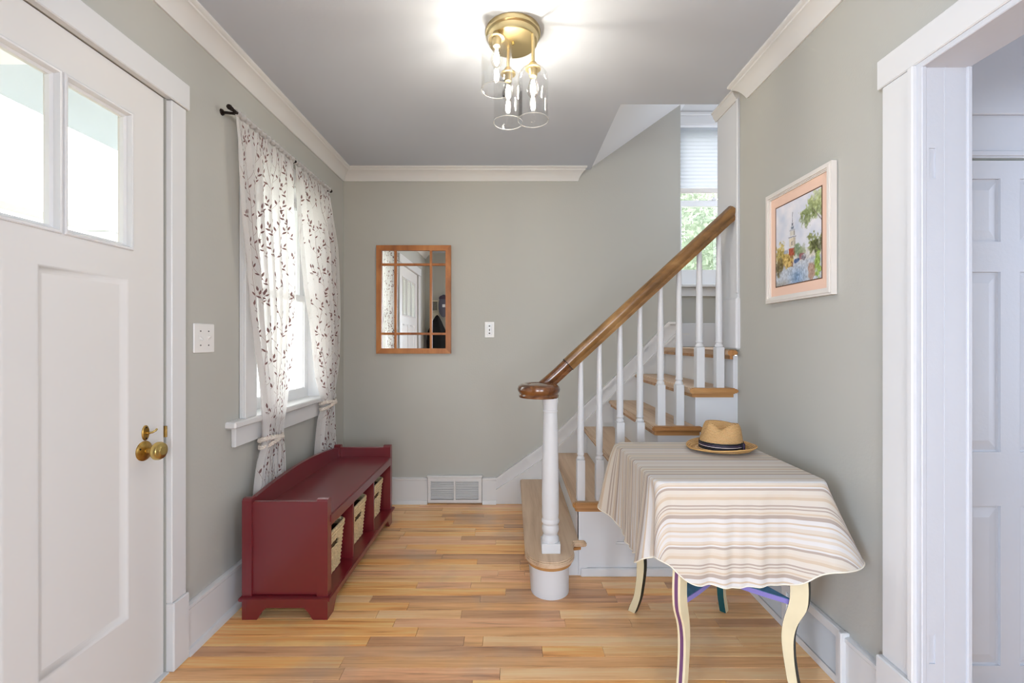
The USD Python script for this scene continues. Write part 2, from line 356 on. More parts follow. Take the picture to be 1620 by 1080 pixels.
# ceiling with the stairwell opening
cl = ext(unary_union([sbox(-2.6, -3.8, .575, 3.3), sbox(.57, -3.8, 3.2, 2.343)]), ZC, ZC + .06)
struct('ceiling', cl, 'ceiling_paint', 'smooth pale gray plaster ceiling of the hall', 'ceiling', smooth=False)
struct('ceiling_slope', ext([(.56, ZC + .001), (1.30, ZC + .001 + .74 * .704), (1.30, ZC + .74 * .704 + .05), (.56, ZC + .05)], 2.343, 3.5, 'y'), 'trim_white', 'white sloping soffit rising over the stairwell', 'ceiling')
struct('ceiling_landing', cat_(bx(1.25, 2.2, 2.343, 3.6, 2.955, 3.0), bx(.575, 2.2, 2.30, 2.343, ZC + .06, 3.0)), 'trim_white', 'white ceiling over the stair landing by the upper window', 'ceiling')

# walls
wl = cut(bx(XL - .16, XL, .14, 3.4, 0, ZC + .06), bx(XL - .3, XL + .1, .66, 1.575, -.1, 2.045), bx(XL - .3, XL + .1, 2.085, 2.85, .80, 2.06))
struct('wall_left', wl, 'wall_paint', 'greige plaster wall with the front door and curtained window', 'wall', False)
wb = ext(unary_union([sbox(XL - .16, 0, .56, ZC), Polygon([(.5, 0), (1.225, 0), (1.225, 2.96), (.5, ZC - .02)])]), YB, YB + .12, 'y')
struct('wall_back', wb, 'wall_paint', 'greige back wall behind the bench and stairs, carrying the mirror', 'wall', False)
wr = cut(bx(XR, XR + .10, .14, YR, 0, ZC + .06), bx(XR - .1, XR + .3, .26, 1.22, -.1, 1.943))
struct('wall_right', wr, 'wall_paint', 'greige right wall with the framed painting', 'wall', False)
struct('wall_rear', cat_(bx(XL - .16, -.72, .02, .14, 0, ZC), bx(-.72, 1.0, .02, .14, 2.2, ZC), bx(1.0, 3.2, .02, .14, 0, ZC)), 'wall_paint', 'greige wall behind the camera, seen only in the mirror, its right stretch added to shade the side hall', 'wall', False)  # right stretch added to keep the rear light off the closet
struct('wall_landing', cat_(bx(1.15, 1.30, 3.45, 3.57, 1.10, 3.0), bx(1.72, 2.2, 3.45, 3.57, 1.10, 3.0), bx(1.30, 1.72, 3.45, 3.57, 1.10, 1.60), bx(1.30, 1.72, 3.45, 3.57, 2.88, 3.0),
        bx(1.225, 1.23, YB, 3.45, 1.10, 3.0), bx(2.15, 2.2, 2.2, 3.5, 1.1, 3.0), bx(1.235, 2.2, 2.24, 2.30, 1.1, 3.0)), 'wall_paint', 'greige wall around the stair landing window', 'wall', False)
struct('wall_living_room', cut(cat_(m3.Manifold.cube((5.8, .1, 2.6)).translate((-2.6, -3.9, 0))), bx(-1.7, -.2, -4, -3.7, .7, 2.2), bx(.5, 2.0, -4, -3.7, .7, 2.2)), 'wall_paint', 'living room wall far behind the camera', 'wall', False)
struct('wall_living_side', cat_(bx(-2.6, -2.5, -3.9, .14, 0, ZC), bx(-2.5, XL - .16, .02, .14, 0, ZC), bx(3.15, 3.25, -3.9, 1.6, 0, ZC)), 'wall_paint', 'side walls of the rooms behind the camera', 'wall', False)
# closet wall seen through the cased opening on the right
YC = 1.47
struct('wall_closet', cut(bx(XR + .10, 3.2, YC, YC + .1, 0, ZC), bx(1.30, 2.02, YC - .1, YC + .2, -.1, 1.79)), 'closet_white', 'white wall above the low closet door, beyond the right opening', 'wall', False)
struct('trim_closet_band', bx(XR + .10, 3.2, YC - .012, YC, 1.93, ZC, .003), 'closet_white', 'painted board band above the closet door', 'trim')

# crown moulding: cove profile (distance from wall, height below ceiling)
CR = [(0, .088), (.008, .088), (.012, .080), (.016, .072), (.024, .058), (.036, .042), (.050, .030), (.060, .025), (.062, .018), (.070, .014), (.074, .008), (.074, 0), (0, 0)]
def crown(along, a0, a1, wall, sign, slant=0):
    pr = [(wall + sign * d, ZC - h) for d, h in CR]
    m = ext(pr, a0, a1, along)
    if slant:
        k = {'x': 0, 'y': 1}[along]; e = np.abs(m.vertices[:, k] - a1) < 1e-6
        d = np.abs(m.vertices[:, 1 - k] - wall); m.vertices[e, k] += d[e] * slant
    if m.volume < 0: m.invert()
    return m
struct('trim_1', crown('y', .14, YB, XL, 1), 'crown_white', 'white cove crown moulding along the left wall', 'crown moulding')
struct('trim_2', crown('x', XL, .475, YB, -1, .85), 'crown_white', 'white cove crown moulding along the back wall, ending at the stairwell', 'crown moulding')
struct('trim_3', crown('y', .14, 2.118, XR, -1, .9), 'crown_white', 'white cove crown moulding along the right wall', 'crown moulding')
sm = [(XR + .0 - .008, ZC), (XR - .008, ZC - .05), (XR - .016, ZC - .05), (XR - .020, ZC - .04), (XR - .028, ZC - .03), (XR - .034, ZC - .012), (XR - .040, ZC - .008), (XR - .040, ZC)]
struct('trim_4', ext(sm, 2.205, 2.435, 'y'), 'crown_white', 'small white moulding at the top of the stair post', 'crown moulding')

# baseboards
def baseboard(name, along, a0, a1, wall, sign, label, h=.19):
    pr = [(wall, 0), (wall + sign * .030, 0), (wall + sign * .030, .012), (wall + sign * .024, .024), (wall + sign * .016, .028), (wall + sign * .016, h - .022), (wall + sign * .020, h - .016), (wall + sign * .020, h - .004), (wall + sign * .012, h), (wall, h)]
    m = ext(pr, a0, a1, along)
    if m.volume < 0: m.invert()
    return struct(name, m, 'trim_white', label, 'baseboard')
baseboard('baseboard_left', 'y', 1.655, YB, XL, 1, 'tall white baseboard along the left wall behind the bench')
baseboard('baseboard_back', 'x', XL, -.615, YB, -1, 'tall white baseboard between bench and floor register')
baseboard('baseboard_back', 'x', -.215, -.115, YB, -1, 'short white baseboard between floor register and stairs')
baseboard('baseboard_right', 'y', 1.335, 1.485, XR, -1, 'white baseboard between the opening casing and the wall register')
baseboard('baseboard_rear', 'x', XL, -.72, .14, 1, 'white baseboard of the wall behind the camera')
# skirt board climbing the back wall beside the stairs
top = [(-.115, .19), (.03, .295), (.18, .40), (.245, .448), (.32, .522), (.45, .645), (.765, .945), (1.13, 1.322), (1.225, 1.322)]
low = [(1.225, .85), (.9, .52), (.5, .12), (.38, 0), (-.115, 0)]
struct('trim_5', ext(top + low, YB - .014, YB, 'y'), 'trim_white', 'white skirt board climbing the back wall along the stairs', 'skirt board')
off = lambda d: [(x + d * .69 if i else x, z - d * .72 if 0 < i < 7 else z - d) for i, (x, z) in enumerate(top)]
def band(d0, d1, y0):
    a, b = off(d0), off(d1)
    return ext(a + b[::-1], y0, YB - .012, 'y')
struct('trim_6', cat_(band(0, .016, YB - .034), band(.082, .094, YB - .026)), 'trim_white', 'white moulding strips on the sloping skirt board', 'moulding')
struct('trim_7', bx(1.2, 2.15, 3.432, 3.45, 1.137, 1.322, .003), 'stair_white', 'white baseboard on the stair landing', 'baseboard')

# ------------------------------------------------------------------ front door (left wall)
d1 = thing('door_1', 'white wooden front door with three panes over two tall panels', 'door', (XL, 1.115, 0), kind='structure')
DX = XL - .004                       # face of the leaf
DY0, DY1 = .665, 1.569
panels = [(1.1527, 1.4266), (.80, 1.074)]
glaz = [(1.226, 1.434), (1.000, 1.206), (.774, .980)]
leaf = bx(DX - .042, DX, DY0, DY1, .006, 2.042)
holes = [bx(DX - .012, DX + .1, a, b, .286, 1.382) for a, b in panels] + [bx(DX - .2, DX + .1, a, b, 1.482, 1.914) for a, b in glaz]
obj('leaf', cut(leaf, *holes), 'door_white', d1, smooth=False)
def rect_bead(y0, y1, z0, z1, prof):
    """moulding round a rectangular opening in the leaf: prof = (inset, proud) from outer to inner edge"""
    V, F = [], []
    for d, h in prof:
        V += [(DX + h, y0 + d, z0 + d), (DX + h, y1 - d, z0 + d), (DX + h, y1 - d, z1 - d), (DX + h, y0 + d, z1 - d)]
    for k in range(len(prof) - 1):
        for e in range(4):
            a0, a1 = 4 * k + e, 4 * k + (e + 1) % 4
            F += [(a0, a1, a1 + 4), (a0, a1 + 4, a0 + 4)]
    return trimesh.Trimesh(V, F, process=False)
for a, b in panels:     # cove bead round each panel
    obj('panel_bead', rect_bead(a, b, .286, 1.382, [(-.001, .0005), (.003, .0), (.006, -.003), (.011, -.008), (.019, -.0115), (.022, -.0119)]), 'door_white', d1, smooth=40)
for i, (a, b) in enumerate(glaz):
    obj('glazing_bead', rect_bead(a, b, 1.482, 1.914, [(-.007, -.001), (-.007, .004), (-.004, .006), (.001, .005), (.005, -.002), (.006, -.008), (.013, -.012), (.014, -.020), (.014, -.024)]), 'trim_white', d1, smooth=40)
    obj('glass_pane', bx(DX - .022, DX - .018, a, b, 1.482, 1.914), 'window_glass', d1)
# hardware
ky, kz = 1.485, .813
ros = obj('rosette', lathe([(0, 0), (.033, 0), (.033, .003), (.028, .007), (.016, .010), (.012, .012), (.0, .012)], 32, (DX, ky, kz), 'x', False), 'brass_old', d1)
kn = obj('knob', lathe([(0, .010), (.009, .010), (.009, .030), (.012, .034), (.024, .038), (.030, .046), (.030, .054), (.026, .061), (.016, .064), (.014, .0655), (0, .0655)], 36, (DX, ky, kz), 'x', False), 'brass_bright', d1)
obj('screw', cat_(*[lathe([(0, .006), (.004, .006), (.003, .0085), (0, .0085)], 10, (DX, ky + dy, kz + dz), 'x', False) for dy, dz in ((-.022, .01), (.02, -.014))]), 'dark_bronze', ros)
tt = obj('thumb_turn_plate', lathe([(0, 0), (.026, 0), (.026, .002), (.022, .004), (0, .004)], 28, (DX, 1.491, .872), 'x', False, sx=.58), 'brass_old', d1)
obj('thumb_turn', cat_(bx(DX + .003, DX + .018, 1.487, 1.495, .868, .876, .002), tube([(DX + .016, 1.486, .872), (DX + .020, 1.497, .873), (DX + .022, 1.508, .877), (DX + .019, 1.516, .880)], .0035, 8)), 'brass_bright', tt)
obj('strike_plate', cat_(bx(XL - .008, XL + .004, 1.571, 1.577, .84, .88, .001)), 'brass_old', d1)
obj('screw', cat_(*[lathe([(0, .0035), (.0035, .0035), (.0025, .005), (0, .005)], 10, (DX, 1.491, .872 + s * .018), 'x', False) for s in (-1, 1)]), 'dark_bronze', tt)
# casing of the front door
struct('trim_8', cat_(bx(XL - .10, XL + .020, 1.577, 1.647, .246, 2.041, .003), bx(XL, XL + .020, .565, .657, .246, 2.041, .003)), 'trim_white', 'white side casings of the front door', 'door casing')
struct('trim_9', cat_(bx(XL - .002, XL + .024, .545, 1.662, 2.044, 2.138, .003)), 'trim_white', 'white head casing above the front door', 'door casing')
struct('trim_10', cat_(bx(XL - .10, XL + .027, 1.577, 1.655, 0, .246, .004), bx(XL, XL + .027, .560, .660, 0, .246, .004)), 'trim_white', 'white plinth blocks of the front door casing', 'door casing')
struct('door_jamb', cat_(bx(XL - .16, XL - .05, 1.570, 1.60, 0, 2.06), bx(XL - .16, XL - .05, .60, .664, 0, 2.06), bx(XL - .16, XL - .05, .6, 1.6, 2.044, 2.07), bx(XL - .16, XL + .012, .66, 1.575, -.01, .004)), 'trim_white', 'white jamb and sill around the front door', 'door jamb')

# ------------------------------------------------------------------ left window
w1 = thing('window_1', 'white double-hung window on the left wall behind the printed curtains', 'window', (XL, 2.47, .82), kind='structure')
WY0, WY1, WZ0, WZ1 = 2.10, 2.835, .82, 2.05
obj('casing', cat_(bx(XL, XL + .022, WY0 - .105, WY0 + .002, .83, WZ1 + .005, .004), bx(XL + .02, XL + .03, WY0 - .105, WY0 - .085, .83, WZ1, .003)), 'trim_white', w1)
obj('casing', cat_(bx(XL, XL + .022, WY1 - .002, WY1 + .105, .83, WZ1 + .005, .004), bx(XL + .02, XL + .03, WY1 + .085, WY1 + .105, .83, WZ1, .003)), 'trim_white', w1)
obj('head_casing', bx(XL, XL + .024, WY0 - .115, WY1 + .115, WZ1 + .005, WZ1 + .09, .004), 'trim_white', w1)
obj('stool', bx(XL - .12, XL + .045, WY0 - .20 + .0, WY1 + .16, .802, .832, .006), 'trim_white', w1)
obj('apron', bx(XL, XL + .020, WY0 - .16, WY1 + .12, .715, .802, .003), 'trim_white', w1)
jx0, jx1 = XL - .15, XL
obj('jamb_liner', cat_(bx(jx0, jx1, WY0 - .015, WY0, .82, 2.06), bx(jx0, jx1, WY1, WY1 + .015, .82, 2.06), bx(jx0, jx1, WY0, WY1, WZ1, 2.06)), 'vinyl_white', w1)
def sash(x0, x1, z0, z1, st, rb, rt):
    fr = sbox(WY0, z0, WY1, z1).difference(sbox(WY0 + st, z0 + rb, WY1 - st, z1 - rt))
    s = obj('sash', cat_(ext(fr, x0, x1, 'x'), ext(sbox(WY0 + st - .012, z0 + rb - .012, WY1 - st + .012, z1 - rt + .012).difference(sbox(WY0 + st + .002, z0 + rb + .002, WY1 - st - .002, z1 - rt - .002)), x0 + .008, x1 - .01, 'x')), 'vinyl_white', w1, smooth=False)
    obj('glass_pane', bx((x0 + x1) / 2 - .002, (x0 + x1) / 2 + .002, WY0 + st, WY1 - st, z0 + rb, z1 - rt), 'window_glass', s)
sash(XL - .105, XL - .075, .832, 1.465, .045, .06, .035)
sash(XL - .14, XL - .108, 1.43, WZ1, .045, .035, .045)

# ------------------------------------------------------------------ landing window
w2 = thing('window_2', 'white window with pale trees outside, above the stair landing', 'window', (1.51, 3.45, 1.62), kind='structure')
ax, bx_, z0, z1 = 1.30, 1.72, 1.62, 2.86
obj('casing', bx(bx_, bx_ + .09, 3.43, 3.45, 1.62, 2.87, .004), 'trim_white', w2)
obj('head_casing', cat_(bx(1.235, bx_ + .1, 3.425, 3.45, 2.86, 2.93, .004), bx(1.235, bx_ + .11, 3.405, 3.45, 2.925, 2.953, .006)), 'trim_white', w2)
obj('stool', bx(1.305, bx_ + .03, 3.40, 3.50, 1.598, 1.622, .005), 'trim_white', w2)
obj('apron', bx(1.315, bx_ - .03, 3.432, 3.45, 1.53, 1.598, .003), 'trim_white', w2)
def sash2(y0, y1, za, zb, st, rb, rt):
    fr = sbox(ax, za, bx_, zb).difference(sbox(ax + st, za + rb, bx_ - st, zb - rt))
    s = obj('sash', cat_(ext(fr, y0, y1, 'y')), 'vinyl_white', w2, smooth=False)
    obj('glass_pane', bx(ax + st, bx_ - st, (y0+y1)/2 - .002, (y0+y1)/2 + .002, za + rb, zb - rt), 'window_glass', s)
sash2(3.47, 3.50, 1.622, 2.285, .03, .12, .045); sash2(3.505, 3.535, 2.25, 2.86, .03, .045, .05)
obj('sash_lock', cat_(bx(1.56, 1.60, 3.455, 3.475, 2.285, 2.297, .003), lathe([(0, 0), (.012, 0), (.012, .012), (0, .014)], 16, (1.58, 3.465, 2.296), 'z', False)), 'vinyl_white', w2)
sh = thing('window_shade', 'white pleated cellular shade half lowered in the stair landing window', 'window shade', (1.51, 3.44, 2.35))
zz = np.linspace(2.845, 2.37, 34); yy = 3.449 + .004 * (np.arange(34) % 2)
v = np.array([(x, y, z) for z, y in zip(zz, yy) for x in (1.306, 1.716)]); f = [q for i in range(33) for q in ((2*i, 2*i+2, 2*i+3), (2*i, 2*i+3, 2*i+1))]
v2 = v + (0, .012, 0)
obj('pleated_fabric', cat_(trimesh.Trimesh(v, f, process=False)), 'shade_cloth', sh, smooth=False)
obj('head_rail', bx(1.303, 1.718, 3.436, 3.466, 2.845, 2.872, .003), 'vinyl_white', sh)
obj('bottom_rail', bx(1.304, 1.718, 3.436, 3.464, 2.335, 2.37, .004), 'frame_white', sh)

# ------------------------------------------------------------------ cased opening and closet door on the right
struct('trim_11', cat_(bx(XR - .02, XR, 1.222, 1.334, .235, 1.943, .003), bx(XR - .03, XR - .0, 1.222, 1.240, .235, 1.943, .003)), 'trim_white', 'wide white side casing of the right opening', 'door casing')
struct('trim_12', bx(XR - .024, XR, .13, 1.349, 1.943, 2.031, .003), 'trim_white', 'white head casing over the right opening', 'door casing')
struct('trim_13', bx(XR - .034, XR, 1.222, 1.342, 0, .235, .004), 'trim_white', 'white plinth block at the foot of the right opening casing', 'door casing')
jm = thing('door_frame', 'painted white jamb lining of the right opening with old hinge mortise', 'door jamb', (XR, 1.22, 0), kind='structure')
obj('side_jamb', cut(bx(XR - .018, XR + .115, 1.208, 1.225, 0, 1.943), bx(XR + .004, XR + .021, 1.2, 1.2115, 1.625, 1.708), bx(XR + .004, XR + .021, 1.2, 1.2115, .30, .38)), 'closet_white', jm, smooth=False)
obj('head_jamb', bx(XR - .018, XR + .115, .26, 1.21, 1.928, 1.945, .002), 'closet_white', jm)
obj('jamb_bead', cat_(bx(XR - .019, XR - .006, 1.204, 1.21, 0, 1.93, .002), bx(XR + .105, XR + .118, 1.203, 1.21, 0, 1.93, .002), bx(XR + .045, XR + .048, 1.2065, 1.209, 0, 1.93)), 'closet_white', jm)
d2 = thing('door_2', 'white six-panel closet door with molded wood grain, right edge of the picture', 'door', (1.66, YC, 0), kind='structure')
lf = bx(1.303, 2.017, YC + .004, YC + .038, .008, 1.782)
rects = []
for cx in (1.372, 1.692):
    for za, zb in ((1.512, 1.722), (.812, 1.412), (.10, .632)): rects.append((cx, cx + .256, za, zb))
obj('leaf', cut(lf, *[bx(a, b, YC - .1, YC + .012, c, d) for a, b, c, d in rects]), 'closet_white', d2, smooth=False)
for a, b, c, d in rects:
    P = [(a + .004, YC + .0125, c + .004), (b - .004, YC + .0125, c + .004), (b - .004, YC + .0125, d - .004), (a + .004, YC + .0125, d - .004)]
    i = .038
    Q = [(a + i, YC + .005, c + i), (b - i, YC + .005, c + i), (b - i, YC + .005, d - i), (a + i, YC + .005, d - i)]
    B = [(x, YC + .02, z) for x, _, z in P]
    obj('raised_panel', cat_(m3.Manifold.hull_points(np.array(P + Q + B))), 'closet_white', d2, smooth=False)
struct('trim_14', cat_(bx(1.235, 1.303, YC - .006, YC, 0, 1.80, .002), bx(1.235, 2.1, YC - .006, YC, 1.795, 1.812, .002)), 'closet_white', 'thin white stop around the closet door', 'door casing')
def added_window_frame(n, x, y, z, w, h, label):  # frame added to dress the unseen side light as a window
    t = thing(f'window_{n}', label, 'window', (x, y, z), kind='structure')
    o, q = sbox(y - w / 2 - .09, z - h / 2 - .09, y + w / 2 + .09, z + h / 2 + .09), sbox(y - w / 2, z - h / 2, y + w / 2, z + h / 2)
    obj('casing', ext(o.difference(q), x - .05, x, 'x'), 'trim_white', t, smooth=False)
    obj('meeting_rail', bx(x - .07, x - .05, y - w / 2, y + w / 2, z - .02, z + .02), 'trim_white', t)
added_window_frame(3, 3.15, .74, 1.45, 1.2, 1.5, 'white window frame added around the unseen side light, out of view')
# stair-end post continuing the right wall
struct('trim_15', cat_(bx(XR - .010, XR + .10, YR - .03, 2.425, 1.14, ZC + .06, .003), bx(XR - .016, XR - .006, 2.20, 2.218, 1.42, ZC - .045, .003), bx(XR - .020, XR + .10, 2.20, 2.43, 1.14, 1.40, .008)), 'stair_white', 'white boxed post where the right wall meets the stair landing', 'post')

# ------------------------------------------------------------------ staircase
st = thing('staircase', 'white painted staircase with worn oak treads and curled handrail', 'staircase', (.6, 2.7, 0))
NX = [.06, .305, .515, .703, .892, 1.082]
RX = [x + .03 for x in NX] + [1.30]
TZ = [.182 + .191 * i for i in range(6)]
YF = 2.205
BC = (.179, 2.107)
def arc(c, r, a0, a1, n=24): return [(c[0] + r * math.cos(a), c[1] + r * math.sin(a)) for a in np.linspace(a0, a1, n)]
t1 = [(.06, YB - .015), *arc(BC, .117, PI, 2 * PI), (.299, 2.165), (.312, YF), (.372, YF), (.372, YR), (.345, YR), (.345, YB - .015)]
t = obj('tread', slab(t1, TZ[0] - .030, TZ[0], .010), 'tread_wood', st)
obj('cove_molding', ext(Polygon([(.074, YB - .015), *arc(BC, .104, PI, 2 * PI), (.283, 2.20), (.345, 2.215), (.345, YB - .015)]), TZ[0] - .044, TZ[0] - .030), 'nosing_wood', t)
for i in range(1, 6):
    a, z = NX[i], TZ[i]
    if i < 5: e, r2 = NX[i + 1] + .065, RX[i + 1]
    else: e, r2 = 1.124, 1.6
    if i == 4: e = 1.127
    if i < 5: P = [(a, YF + .012), (a + .012, YF), (e, YF), (e - .012, YR), (r2 + .01, YR), (r2 + .01, YB - .015), (a, YB - .015)]
    else: P = [(a, YF + .012), (a + .012, YF), (e, YF), (e, 2.43), (1.24, 2.43), (1.24, 2.31), (2.15, 2.31), (2.15, 3.44), (1.24, 3.44), (1.24, YB - .015), (a, YB - .015)]
    t = obj('tread', slab(P, z - .028, z, .009), 'tread_wood', st)
    obj('nosing', cat_(slab([(a - .001, YF + .012), (a + .012, YF - .001), (e + .001, YF - .001), (e - .012, YR + .004), (a + .02, YR + .004), (a + .012, YR + .012), (a + .004, YR)], z - .0282, z + .0004, .009)), 'nosing_wood', t)
    obj('cove_molding', ext(Polygon([(a + .014, YF + .022), (a + .022, YF + .014), (e - .016, YF + .014), (e - .02, YR), (a + .034, YR), (a + .034, YB - .015), (a + .014, YB - .015)]), z - .046, z - .028), 'nosing_wood', t)
r1 = Polygon([(.09, YB - .015), *arc((.18, 2.107), .09, PI, 2 * PI), (.27, YR), (.34, YR), (.34, YB - .015)])
obj('riser', ext(r1, 0, TZ[0] - .03), 'stair_white', st, label='curved white riser under the rounded starting step')
for i in range(1, 6):
    obj('riser', bx(RX[i] + .0006, RX[i] + .018, YR + .0205, YB - .015, TZ[i-1] - .01, TZ[i] - .028), 'stair_white', st)
# open stringer: stepped outline above, diagonal lower edge, recessed triangle panel below
step = []
for i in range(1, 6): step += [(RX[i], TZ[i-1] - .028), (RX[i], TZ[i] - .028)]
step = [(RX[1], .0), *step[1:], (XR, TZ[5] - .028)]
full = Polygon([*step, (XR, 0)])
diag = Polygon([(.33, 0), (.386, .05), (XR, .05 + (XR - .386) * .87), (XR, 2), (.33, 2)])
obj('stringer', ext(full.intersection(diag), YR - .010, YR + .02, 'y'), 'stair_white', st, smooth=False)
obj('stringer_panel', ext(full.difference(diag.buffer(-.012)), YR - .002, YR + .025, 'y'), 'stair_white', st, smooth=False)
obj('base_strip', cat_(bx(.345, XR, 2.217, YR, 0, .042, .004), bx(.52, XR, 2.224, YR, .16, .172, .003)), 'stair_white', st)
# newel post on the starting step
nx, ny = .184, 2.123
npst = obj('newel_post', cat_(bx(nx - .044, nx + .044, ny - .044, ny + .044, TZ[0], TZ[0] + .046, .002),
    lathe([(.041, .226), (.042, .236), (.040, .246), (.034, .256), (.033, .262), (.038, .272), (.041, .282), (.040, .296), (.036, .304), (.036, .310), (.041, .315), (.043, .322), (.041, .330), (.038, .336),
           (.0405, .36), (.041, .45), (.0385, .62), (.035, .78), (.0325, .838), (.0325, .842), (.0345, .845), (.0345, .851), (.0325, .854), (.0335, .875), (.037, .895), (.037, .912)], 40, (nx, ny, 0))), 'stair_white', st)
# balusters
RY = 2.263
railz = lambda x: 1.4825 + .925 * (x - .739)
for bxx, ti in zip((.351, .4466, .552, .654, .759, .854, .958, 1.058), (1, 1, 2, 2, 3, 3, 4, 4)):
    z = TZ[ti]; q = .0205; h = railz(bxx) - .03
    s = z + .205
    m = cat_(bx(bxx - q, bxx + q, RY - q, RY + q, z - .002, s, .0025),
        lathe([(.013, s - .004), (.0195, s + .002), (.0205, s + .008), (.0175, s + .014), (.0150, s + .018), (.0150, s + .022), (.0185, s + .026), (.0185, s + .031), (.0160, s + .036), (.0175, s + .08), (.0172, s + .16), (.0145, s + .34), (.0118, h)], 20, (bxx, RY, 0)))
    obj('baluster', m, 'stair_white', st)
# handrail: straight run, easing, volute
PR = np.array([(-.022, -.034), (.022, -.034), (.024, -.024), (.020, -.016), (.021, -.012), (.029, -.002), (.031, .010), (.026, .024), (.014, .033), (0, .036), (-.014, .033), (-.026, .024), (-.031, .010), (-.029, -.002), (-.021, -.012), (-.020, -.016), (-.024, -.024)])
VC, VR, VZ = (.132, 2.147), .080, .944
run = [(x, RY - .010, railz(x)) for x in np.linspace(1.128, .285, 12)]
ease = []
p0, p1, p2 = np.array((.285, RY - .010, railz(.285))), np.array((.165, RY - .016, VZ + .008)), np.array((VC[0] + .01, VC[1] + VR, VZ))
for s in np.linspace(0, 1, 14): ease.append(tuple((1-s)**2 * p0 + 2*s*(1-s) * p1 + s*s * p2))
spiral = []
for a in np.linspace(PI / 2, PI / 2 + 2 * PI * .98, 56):
    s = (a - PI / 2) / (2 * PI); r = VR * (1 - .12 * s); spiral.append((VC[0] + r * math.cos(a), VC[1] + r * math.sin(a), VZ - .004 * s))
obj('handrail', sweep(run, PR), 'rail_wood', st, label='straight oak handrail rising to the white post')
vol = obj('volute', cat_(sweep(ease + spiral[1:], PR * .92)), 'volute_wood', st, label='dark glossy curled end of the handrail')
obj('volute_eye', lathe([(0, -.030), (.055, -.030), (.060, -.02), (.062, .014), (.054, .026), (.040, .031), (0, .033)], 36, (VC[0], VC[1], VZ), 'z', False), 'volute_wood', vol)
obj('rail_joint', sweep([(.2865, RY - .010, railz(.2865)), (.284, RY - .010, railz(.284))], PR * 1.015), 'dark_gap', st)

# ------------------------------------------------------------------ registers and switches
fr = thing('floor_register', 'white two-column louvered register set in the back baseboard', 'register', (-.413, YB, 0))
ry = YB - .03
obj('frame', cat_(cut(bx(-.612, -.218, ry, YB, .012, .200, .004), bx(-.588, -.422, ry - .1, YB + .05, .036, .170), bx(-.408, -.242, ry - .1, YB + .05, .036, .170)), bx(-.617, -.213, ry - .006, YB, .196, .208, .003)), 'trim_white', fr, smooth=False)
obj('duct', bx(-.6, -.23, YB - .004, YB + .004, .03, .18), 'dark_gap', fr)  # thin dark sheet standing for the shade behind the louvers
for xa, xb in ((-.588, -.422), (-.408, -.242)):
    for k in range(9):
        z = .045 + k * .0145
        obj('louver', ext([(ry + .003, z - .003), (ry + .005, z - .0045), (ry + .016, z + .0045), (ry + .014, z + .006)], xa, xb, 'x'), 'trim_white', fr, smooth=False)
wrg = thing('wall_register', 'large white return-air grille low on the right wall behind the table', 'register', (XR, 1.8, 0))
gx = XR - .020
obj('frame', cut(bx(gx, XR, 1.487, 2.20, .0, .196, .003), bx(gx - .1, gx + .012, 1.525, 1.80, .03, .165), bx(gx - .1, gx + .012, 1.83, 2.16, .03, .165)), 'trim_white', wrg, smooth=False)
for ya, yb in ((1.525, 1.80), (1.83, 2.16)):
    mm = []
    for k in range(14):
        z = .036 + k * .0095
        mm.append(ext([(gx + .002, z - .001), (gx + .003, z - .002), (gx + .011, z + .004), (gx + .010, z + .005)], ya, yb, 'y'))
    obj('louver_bank', cat_(mm), 'trim_white', wrg, smooth=False, kind='stuff')
obj('end_cap', bx(gx - .012, XR, 1.484, 1.500, 0, .200, .003), 'trim_white', wrg)
sw = thing('light_switch', 'white two-toggle light switch plate beside the front door', 'light switch', (XL, 1.765, 1.193))
obj('plate', bx(XL, XL + .006, 1.706, 1.824, 1.135, 1.251, .003), 'plastic_white', sw)
for y, s in ((1.742, -1), (1.788, 1)):
    obj('toggle', cat_(bx(XL + .005, XL + .0065, y - .006, y + .006, 1.180, 1.206), m3.Manifold.hull_points(np.array([(XL + .006, y - .0045, 1.189), (XL + .006, y + .0045, 1.189), (XL + .006, y - .0045, 1.199), (XL + .006, y + .0045, 1.199), (XL + .018, y - .0035, 1.194 + s * .010), (XL + .018, y + .0035, 1.194 + s * .010), (XL + .017, y - .0035, 1.194 + s * .005), (XL + .017, y + .0035, 1.194 + s * .005)]))), 'plastic_white', sw)
    for z in (1.165, 1.221): obj('screw', lathe([(0, .0055), (.0035, .0055), (.003, .0075), (0, .0075)], 12, (XL, y, z), 'x', False), 'slot_gray', sw)
ou = thing('wall_dimmer', 'small white single dimmer plate on the back wall right of the mirror', 'light switch', (-.164, YB, 1.266))
obj('plate', bx(-.199, -.129, YB - .006, YB, 1.208, 1.323, .003), 'plastic_white', ou)
obj('paddle', bx(-.182, -.146, YB - .0095, YB - .005, 1.226, 1.305, .002), 'vinyl_white', ou)
obj('slider', cat_(bx(-.167, -.161, YB - .013, YB - .009, 1.255, 1.272, .001), lathe([(0, 0), (.006, 0), (.005, .003), (0, .003)], 16, (-.164, YB - .0125, 1.292), 'y', False), lathe([(0, 0), (.006, 0), (.005, .003), (0, .003)], 16, (-.164, YB - .0125, 1.240), 'y', False)), 'slot_gray', ou)

